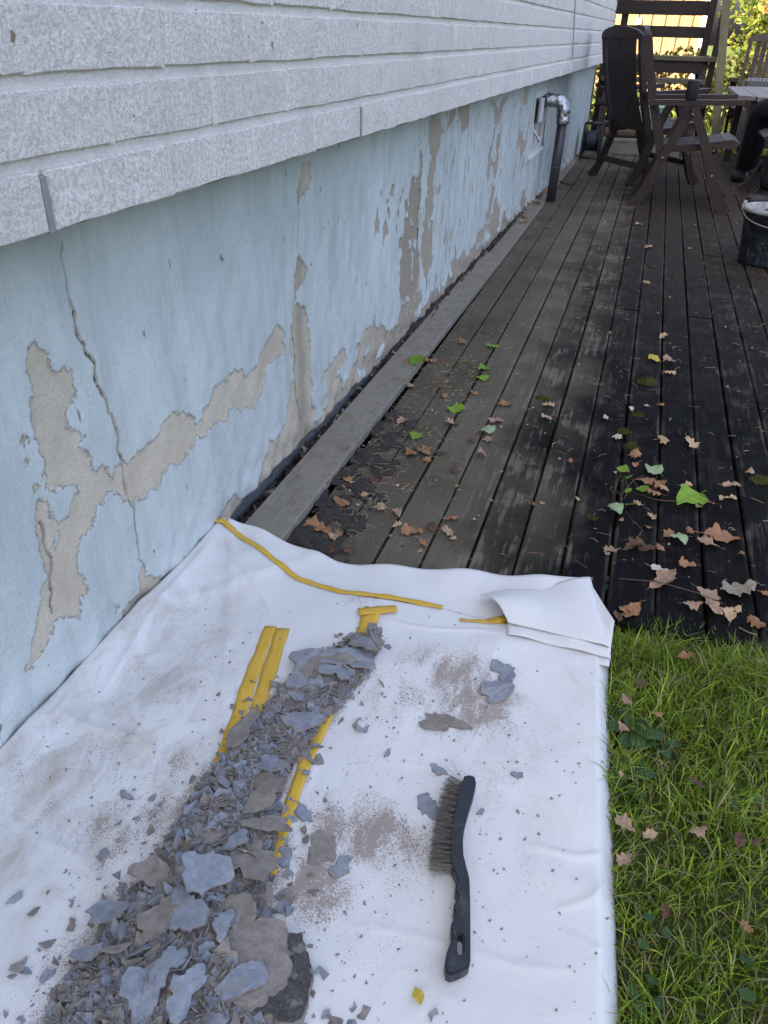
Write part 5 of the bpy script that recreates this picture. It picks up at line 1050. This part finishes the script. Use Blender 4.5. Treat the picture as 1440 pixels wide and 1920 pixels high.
for s in 'rl':
    a, t_ = {'r': (.80, 7.57), 'l': (.855, 6.44)}[s], J['t'+s]; skin('shoe', {'h': (a[0]+.04, a[1], .052, .05), 'm': ((a[0]+t_[0])/2, (a[1]+t_[1])/2, .05, .05), 't': (t_[0]-.05, t_[1], .04, (.046, .038))}, [('h', 'm'), ('m', 't')], M['shoe'])
skin('hair', {'a': (1.225, 6.9, 1.24, .085), 'b': (1.215, 6.9, 1.31, .07)}, [('a', 'b')], M['hair'])

# ================================================================== BUCKET
bk = empty('bucket', (.705, 4.695, 0)); tag(bk, 'dirty black bucket with a mortar caked rim on the deck', 'bucket')
m = MB(); m.lathe([(0, .004), (.120, .004), (.128, .0), (.133, .012), (.160, .268), (.164, .270)], n=48); m.build('body', M['bucket'], bk, True)
m = MB(); m.lathe([(.158, .262), (.170, .264), (.173, .274), (.168, .284), (.158, .285), (.150, .276), (.122, .03), (0, .028)], n=48); m.build('rim', M['bucket_in'], bk, True)
m = MB(); m.tube([(-.172, -.02, .262), (-.176, -.02, .285), (-.168, -.02, .312)], .009, 8); m.build('handle_lug', M['bucket_in'], bk, True)
m = MB(); m.tube([(-.17, 0, .262)]+[(-.172*math.cos(q), -.172*math.sin(q)-.02, .262-.05*math.sin(q)) for q in np.linspace(0, math.pi, 14)], .0035, 6); m.build('bail', M['wire'], bk, True)
for i, (x, y, a, b_) in enumerate(((-.05, -.02, .5, .25), (.03, .03, 1.4, -.3), (.0, -.06, 2.3, .2))):
    m = MB(); m.box((0, 0, .13), (.045, .02, .25)); o = m.build('wood_scrap', M['bark']); o.location = (.705+x, 4.695+y, .035); o.rotation_euler = (b_, .25*(-1)**i, a); tag(o, ('broken brown wood scrap sticking up in the bucket, %s' % ('nearest the rim', 'in the middle', 'leaning forward')[i]), 'wood scrap', 'wood scraps in the bucket')

# ================================================================== CORNER: cable reel, step, logs, box
rl = empty('cable_reel', (-.545, 8.55, 0)); tag(rl, 'cable reel with dark blue cable on the deck by the house corner', 'cable reel')
m = MB(); prof = [(.03, -.055)]+[(.088+.004*(i % 2), -.05+i*.00625) for i in range(17)]+[(.03, .055)]; m.lathe(prof, (0, 0, .15), 28, 0, 'X'); m.build('cable_winding', M['reel_blue'], rl, True)
for s in (-1, 1): m = MB(); m.lathe([(.0, s*.058), (.112, s*.058), (.115, s*.062), (.112, s*.066), (0, s*.066)], (0, 0, .15), 28, 0, 'X'); m.build('flange', M['black_plastic'], rl, True)
for s in (-1, 1): m = MB(); m.tube([(s*.085, -.12, .008), (s*.085, -.11, .16), (s*.085, -.05, .30), (s*.085, .03, .30), (s*.085, .11, .15), (s*.085, .12, .008), (s*.085, -.12, .008)], .008, 8); m.build('frame', M['black_plastic'], rl, True)
m = MB(); m.tube([(-.085, -.01, .302), (.085, -.01, .302)], .012, 8); m.tube([(-.085, -.12, .008), (.085, -.12, .008)], .007, 8); m.tube([(-.085, 0, .15), (.085, 0, .15)], .012, 8); m.build('handle', M['black_plastic'], rl, True)
st = empty('wooden_step', (-.3, 9.2, 0)); tag(st, 'low step of pale greenish boards behind the chairs', 'step')
for i in range(3): m = MB(); m.box((-.10, 9.02+i*.135, .125), (.80, .128, .028), None, 0, .003); o = m.build('board', M['pale_wood']); o.parent = st; o.location = -st.location
m = MB(); m.box((-.10, 8.975, .056), (.80, .028, .11)); o = m.build('front_board', M['pale_wood']); o.parent = st; o.location = -st.location
for i, (x, y, l, a) in enumerate(((-.30, 9.1, .34, .2), (-.12, 9.18, .30, -.25), (-.22, 9.24, .36, .05))):
    m = MB(); r0 = .045; pts = [(-l/2, 0, 0), (-l/4, .006, .004), (l/4, -.005, 0), (l/2, 0, .002)]; m.tube(pts, [r0, r0*1.06, r0*.97, r0], 9); o = m.build('log', M['bark']); o.location = (x, y, .139+r0+(.0 if i < 2 else .06)); o.rotation_euler = (0, 0, a)
    tag(o, 'split firewood log lying on the pale step, %s' % ('left one', 'right one', 'topmost one')[i], 'log', 'firewood on the step')
gb = empty('plastic_box', (-.02, 9.38, .14)); tag(gb, 'pale green plastic box behind the chair back', 'box')
m = MB(); m.prism([(-.13, -.09), (.13, -.09), (.13, .09), (-.13, .09)], 0, .26, lambda x, y, z: (x*(1+z*.25), y*(1+z*.25), z)); m.build('body', M['green_box'], gb); m = MB(); m.box((0, 0, .272), (.29, .21, .024), None, 0, .006); m.build('lid', M['green_box'], gb)

# ================================================================== STAIRS BEHIND
sr = empty('wooden_stairs', (-.05, 10, 0)); tag(sr, 'dark stained open wooden stairs with rails at the house corner', 'stairs')
def srp(name, m, mat): o = m.build(name, mat); o.parent = sr; o.location = -sr.location; return o
XL, XR = -.62, .50
for i, (z, y) in enumerate(((.22, 9.70), (.435, 9.72), (.655, 9.78), (.862, 9.82))):
    m = MB(); xr = XR if i != 2 else XR-.06; m.box(((XL+xr)/2, y+.13, z-.022), (xr-XL, .27, .044), None, 0, .004); srp('tread', m, M['stair_lit'] if i > 1 else M['stair'])  # upper two treads take the paler stain with light painted in
m = MB(); m.box(((XL+XR-.1)/2, 9.86, .772), (XR-XL-.14, .03, .13)); srp('riser', m, M['stair'])
for z, hgt in ((1.075, .105), (1.29, .13)): m = MB(); m.box(((XL+XR-.1)/2, 10.16, z), (XR-XL-.1, .035, hgt), None, 0, .003); srp('rail_board', m, M['stair'])
for x, y, w_ in ((XL+.12, 10.20, .07), (XR-.13, 10.12, .07), (XR-.02, 9.98, .06), (XL-.0, 9.9, .08)):
    m = MB(); m.box((x, y, .95), (w_, .05, 2.1)); srp('post', m, M['stair'])
for x in (XL+.06, XR-.1): m = MB(); m.bar((x, 9.70, .02), (x, 10.0, .84), .06, .20, (0, 1, 0)); srp('stringer', m, M['stair'])
m = MB(); a = P(1366, -40, 9.65); b = P(1347, 180, 9.65); d = (b-a); b2 = a+d*((a[2]+.05)/(a[2]-b[2])); m.bar(a, b2, .075, .075, (0, 1, 0)); o = m.build('fence_post', M['post']); tag(o, 'slanted greenish wooden post right of the dark stairs', 'post')
m = MB(); m.box((-.70, 9.66, .9), (.04, .10, 2.0)); tag(m.build('corner_board', M['post']), 'olive wooden board standing at the far house corner', 'board')

# ================================================================== BACKGROUND
def leaves(N, pts, size, cols, seed):
    r = np.random.default_rng(seed); idx = r.integers(0, len(pts), N); c = pts[idx]; a = r.normal(size=(N, 3)); a /= np.linalg.norm(a, axis=1)[:, None]; b = r.normal(size=(N, 3)); b -= a*np.sum(a*b, 1)[:, None]; b /= np.linalg.norm(b, axis=1)[:, None]
    s = size*r.uniform(.6, 1.3, N)[:, None]; V = np.stack([c-a*s, c+b*s*.5, c+a*s, c-b*s*.5], 1).reshape(-1, 3); F = np.arange(N*4).reshape(-1, 4)
    cl = np.array(cols)[r.integers(0, len(cols), N)]*r.uniform(.75, 1.2, N)[:, None]; return V, F, np.concatenate([np.repeat(cl, 4, 0), np.ones((N*4, 1))], 1)
def leafobj(name, V, F, C_, parent):
    me = bpy.data.meshes.new(name); me.vertices.add(len(V)); me.vertices.foreach_set('co', V.astype(np.float32).ravel()); me.loops.add(len(F)*4); me.loops.foreach_set('vertex_index', F.astype(np.int32).ravel())
    me.polygons.add(len(F)); me.polygons.foreach_set('loop_start', np.arange(0, len(F)*4, 4, dtype=np.int32)); me.update(calc_edges=True)
    me.attributes.new('col', 'FLOAT_COLOR', 'POINT').data.foreach_set('color', C_.astype(np.float32).ravel()); me.materials.append(M['foliage']); return link(bpy.data.objects.new(name, me), parent)
def tree(x, y, h, rad, cols, seed, label, N=9000, z0=.5, size=.07):
    r = np.random.default_rng(seed); root = empty('tree', (x, y, -.1)); tag(root, label, 'tree', 'trees behind the hedge'); m = MB(); m.tube([(0, 0, 0), (.05, .02, h*.3), (-.04, .05, h*.6), (.02, 0, h*.9)], [.10, .08, .05, .015], 8)
    cs = []
    for i in range(34):
        t_ = r.uniform(z0/h, 1); a = r.uniform(0, 6.28); q = rad*math.sqrt(r.random())*(.55+.45*math.sin(math.pi*min(1, t_*.95))); c = np.array((q*math.cos(a), q*math.sin(a), h*t_)); cs.append(c)
        m.tube([(0, 0, c[2]*.75), (c[0]*.5, c[1]*.5, c[2]*.86), tuple(c)], [.03, .018, .006], 5)
    m.build('trunk', M['trunk'], root, True)
    pts = np.concatenate([c+r.normal(size=(120, 3))*np.array((rad*.17, rad*.17, h*.055)) for c in cs]); leafobj('crown', *leaves(N, pts, size, cols, seed), root)
YG = [(.23, .25, .035), (.16, .21, .03), (.29, .28, .05), (.07, .11, .02)]; DG = [(.06, .12, .03), (.09, .16, .035), (.14, .20, .04)]; AU = [(.36, .28, .06), (.40, .20, .07), (.24, .27, .05), (.34, .33, .07)]
tree(2.1, 16.5, 4.6, 1.15, YG, 11, 'yellow-green tree behind the hedge right of the post'); tree(2.6, 14.6, 3.2, 1.2, AU, 12, 'bush with reddish autumn leaves at the right edge', 8000); tree(2.45, 19.5, 5.2, 1.2, YG, 13, 'bright yellow-green tree beside the yellow house'); tree(3.9, 19, 6.0, 2.2, DG, 14, 'dark green tree at the upper right edge'); tree(5.8, 16, 5, 2.0, YG, 15, 'leafy tree out on the right'); tree(2.05, 14.2, 1.25, .75, DG, 16, 'low dark green bush in front of the autumn bush', 5000, .1, .06)
hr = empty('hedge', (2, 12.9, 0)); tag(hr, 'clipped yellow-green hedge behind the stairs', 'hedge')
r = np.random.default_rng(5); hp_ = np.stack([r.uniform(-4, 7, 5000), r.normal(12.9, .25, 5000), r.uniform(-.05, .86, 5000)], 1); hp_[:, 2] += .05*np.sin(hp_[:, 0]*6)
o = leafobj('foliage', *leaves(30000, hp_, .045, [(.21, .21, .045), (.27, .25, .07), (.15, .17, .035), (.28, .24, .10), (.07, .09, .02)], 6), hr); o.location = -hr.location
for i in range(26):
    m = MB(); x = -4+i*.43; m.tube([(x, 12.9, -.1), (x+.05, 12.92, .3), (x-.02, 12.88, .7)], [.014, .010, .005], 5); o = m.build('stem', M['trunk']); o.parent = hr; o.location = -hr.location
# yellow house
yh = empty('neighbour_house', (-3, 22, 0)); tag(yh, 'yellow wooden neighbour house with white corner board behind the stairs', 'house')
def yhp(name, m, mat, par=None): o = m.build(name, mat); o.parent = par or yh; o.location = -yh.location if par is None else (0, 0, 0); return o
cx1 = .70; wl_ = MB(); wl_.box((cx1-5, 25.0, 1.6), (10, 6, 3.6)); wo_ = yhp('wall', wl_, M['yellow'])
k = 0
for x in np.arange(cx1-4.2, cx1-.12, .30): m = MB(); m.box((x, 21.987, 1.6), (.055, .026, 3.58)); yhp('batten', m, M['yellow'], wo_)
m = MB(); m.box((cx1+.03, 21.975, 1.6), (.20, .05, 3.62)); yhp('corner_board', m, M['white_paint']); m = MB(); m.box((cx1-1.45, 21.98, 1.32), (.12, .03, .12)); yhp('vent', m, M['white_paint'])
m = MB(); m.add([(cx1-10.5, 21.5, 3.3), (cx1+.5, 21.5, 3.3), (cx1+.5, 25, 5.2), (cx1-10.5, 25, 5.2), (cx1-10.5, 28.5, 3.3), (cx1+.5, 28.5, 3.3)], [(0, 1, 2, 3), (3, 2, 5, 4), (1, 5, 2), (0, 3, 4)]); yhp('roof', m, M['roof'])
for i, x in enumerate((-3.2, -6.5)):
    m = MB(); m.box((x, 21.97, 1.7), (1.1, .05, 1.2)); o = yhp('window', m, M['white_paint']); m = MB(); m.box((x, 21.94, 1.7), (.9, .02, 1.0)); yhp('pane', m, M['glass'], o)
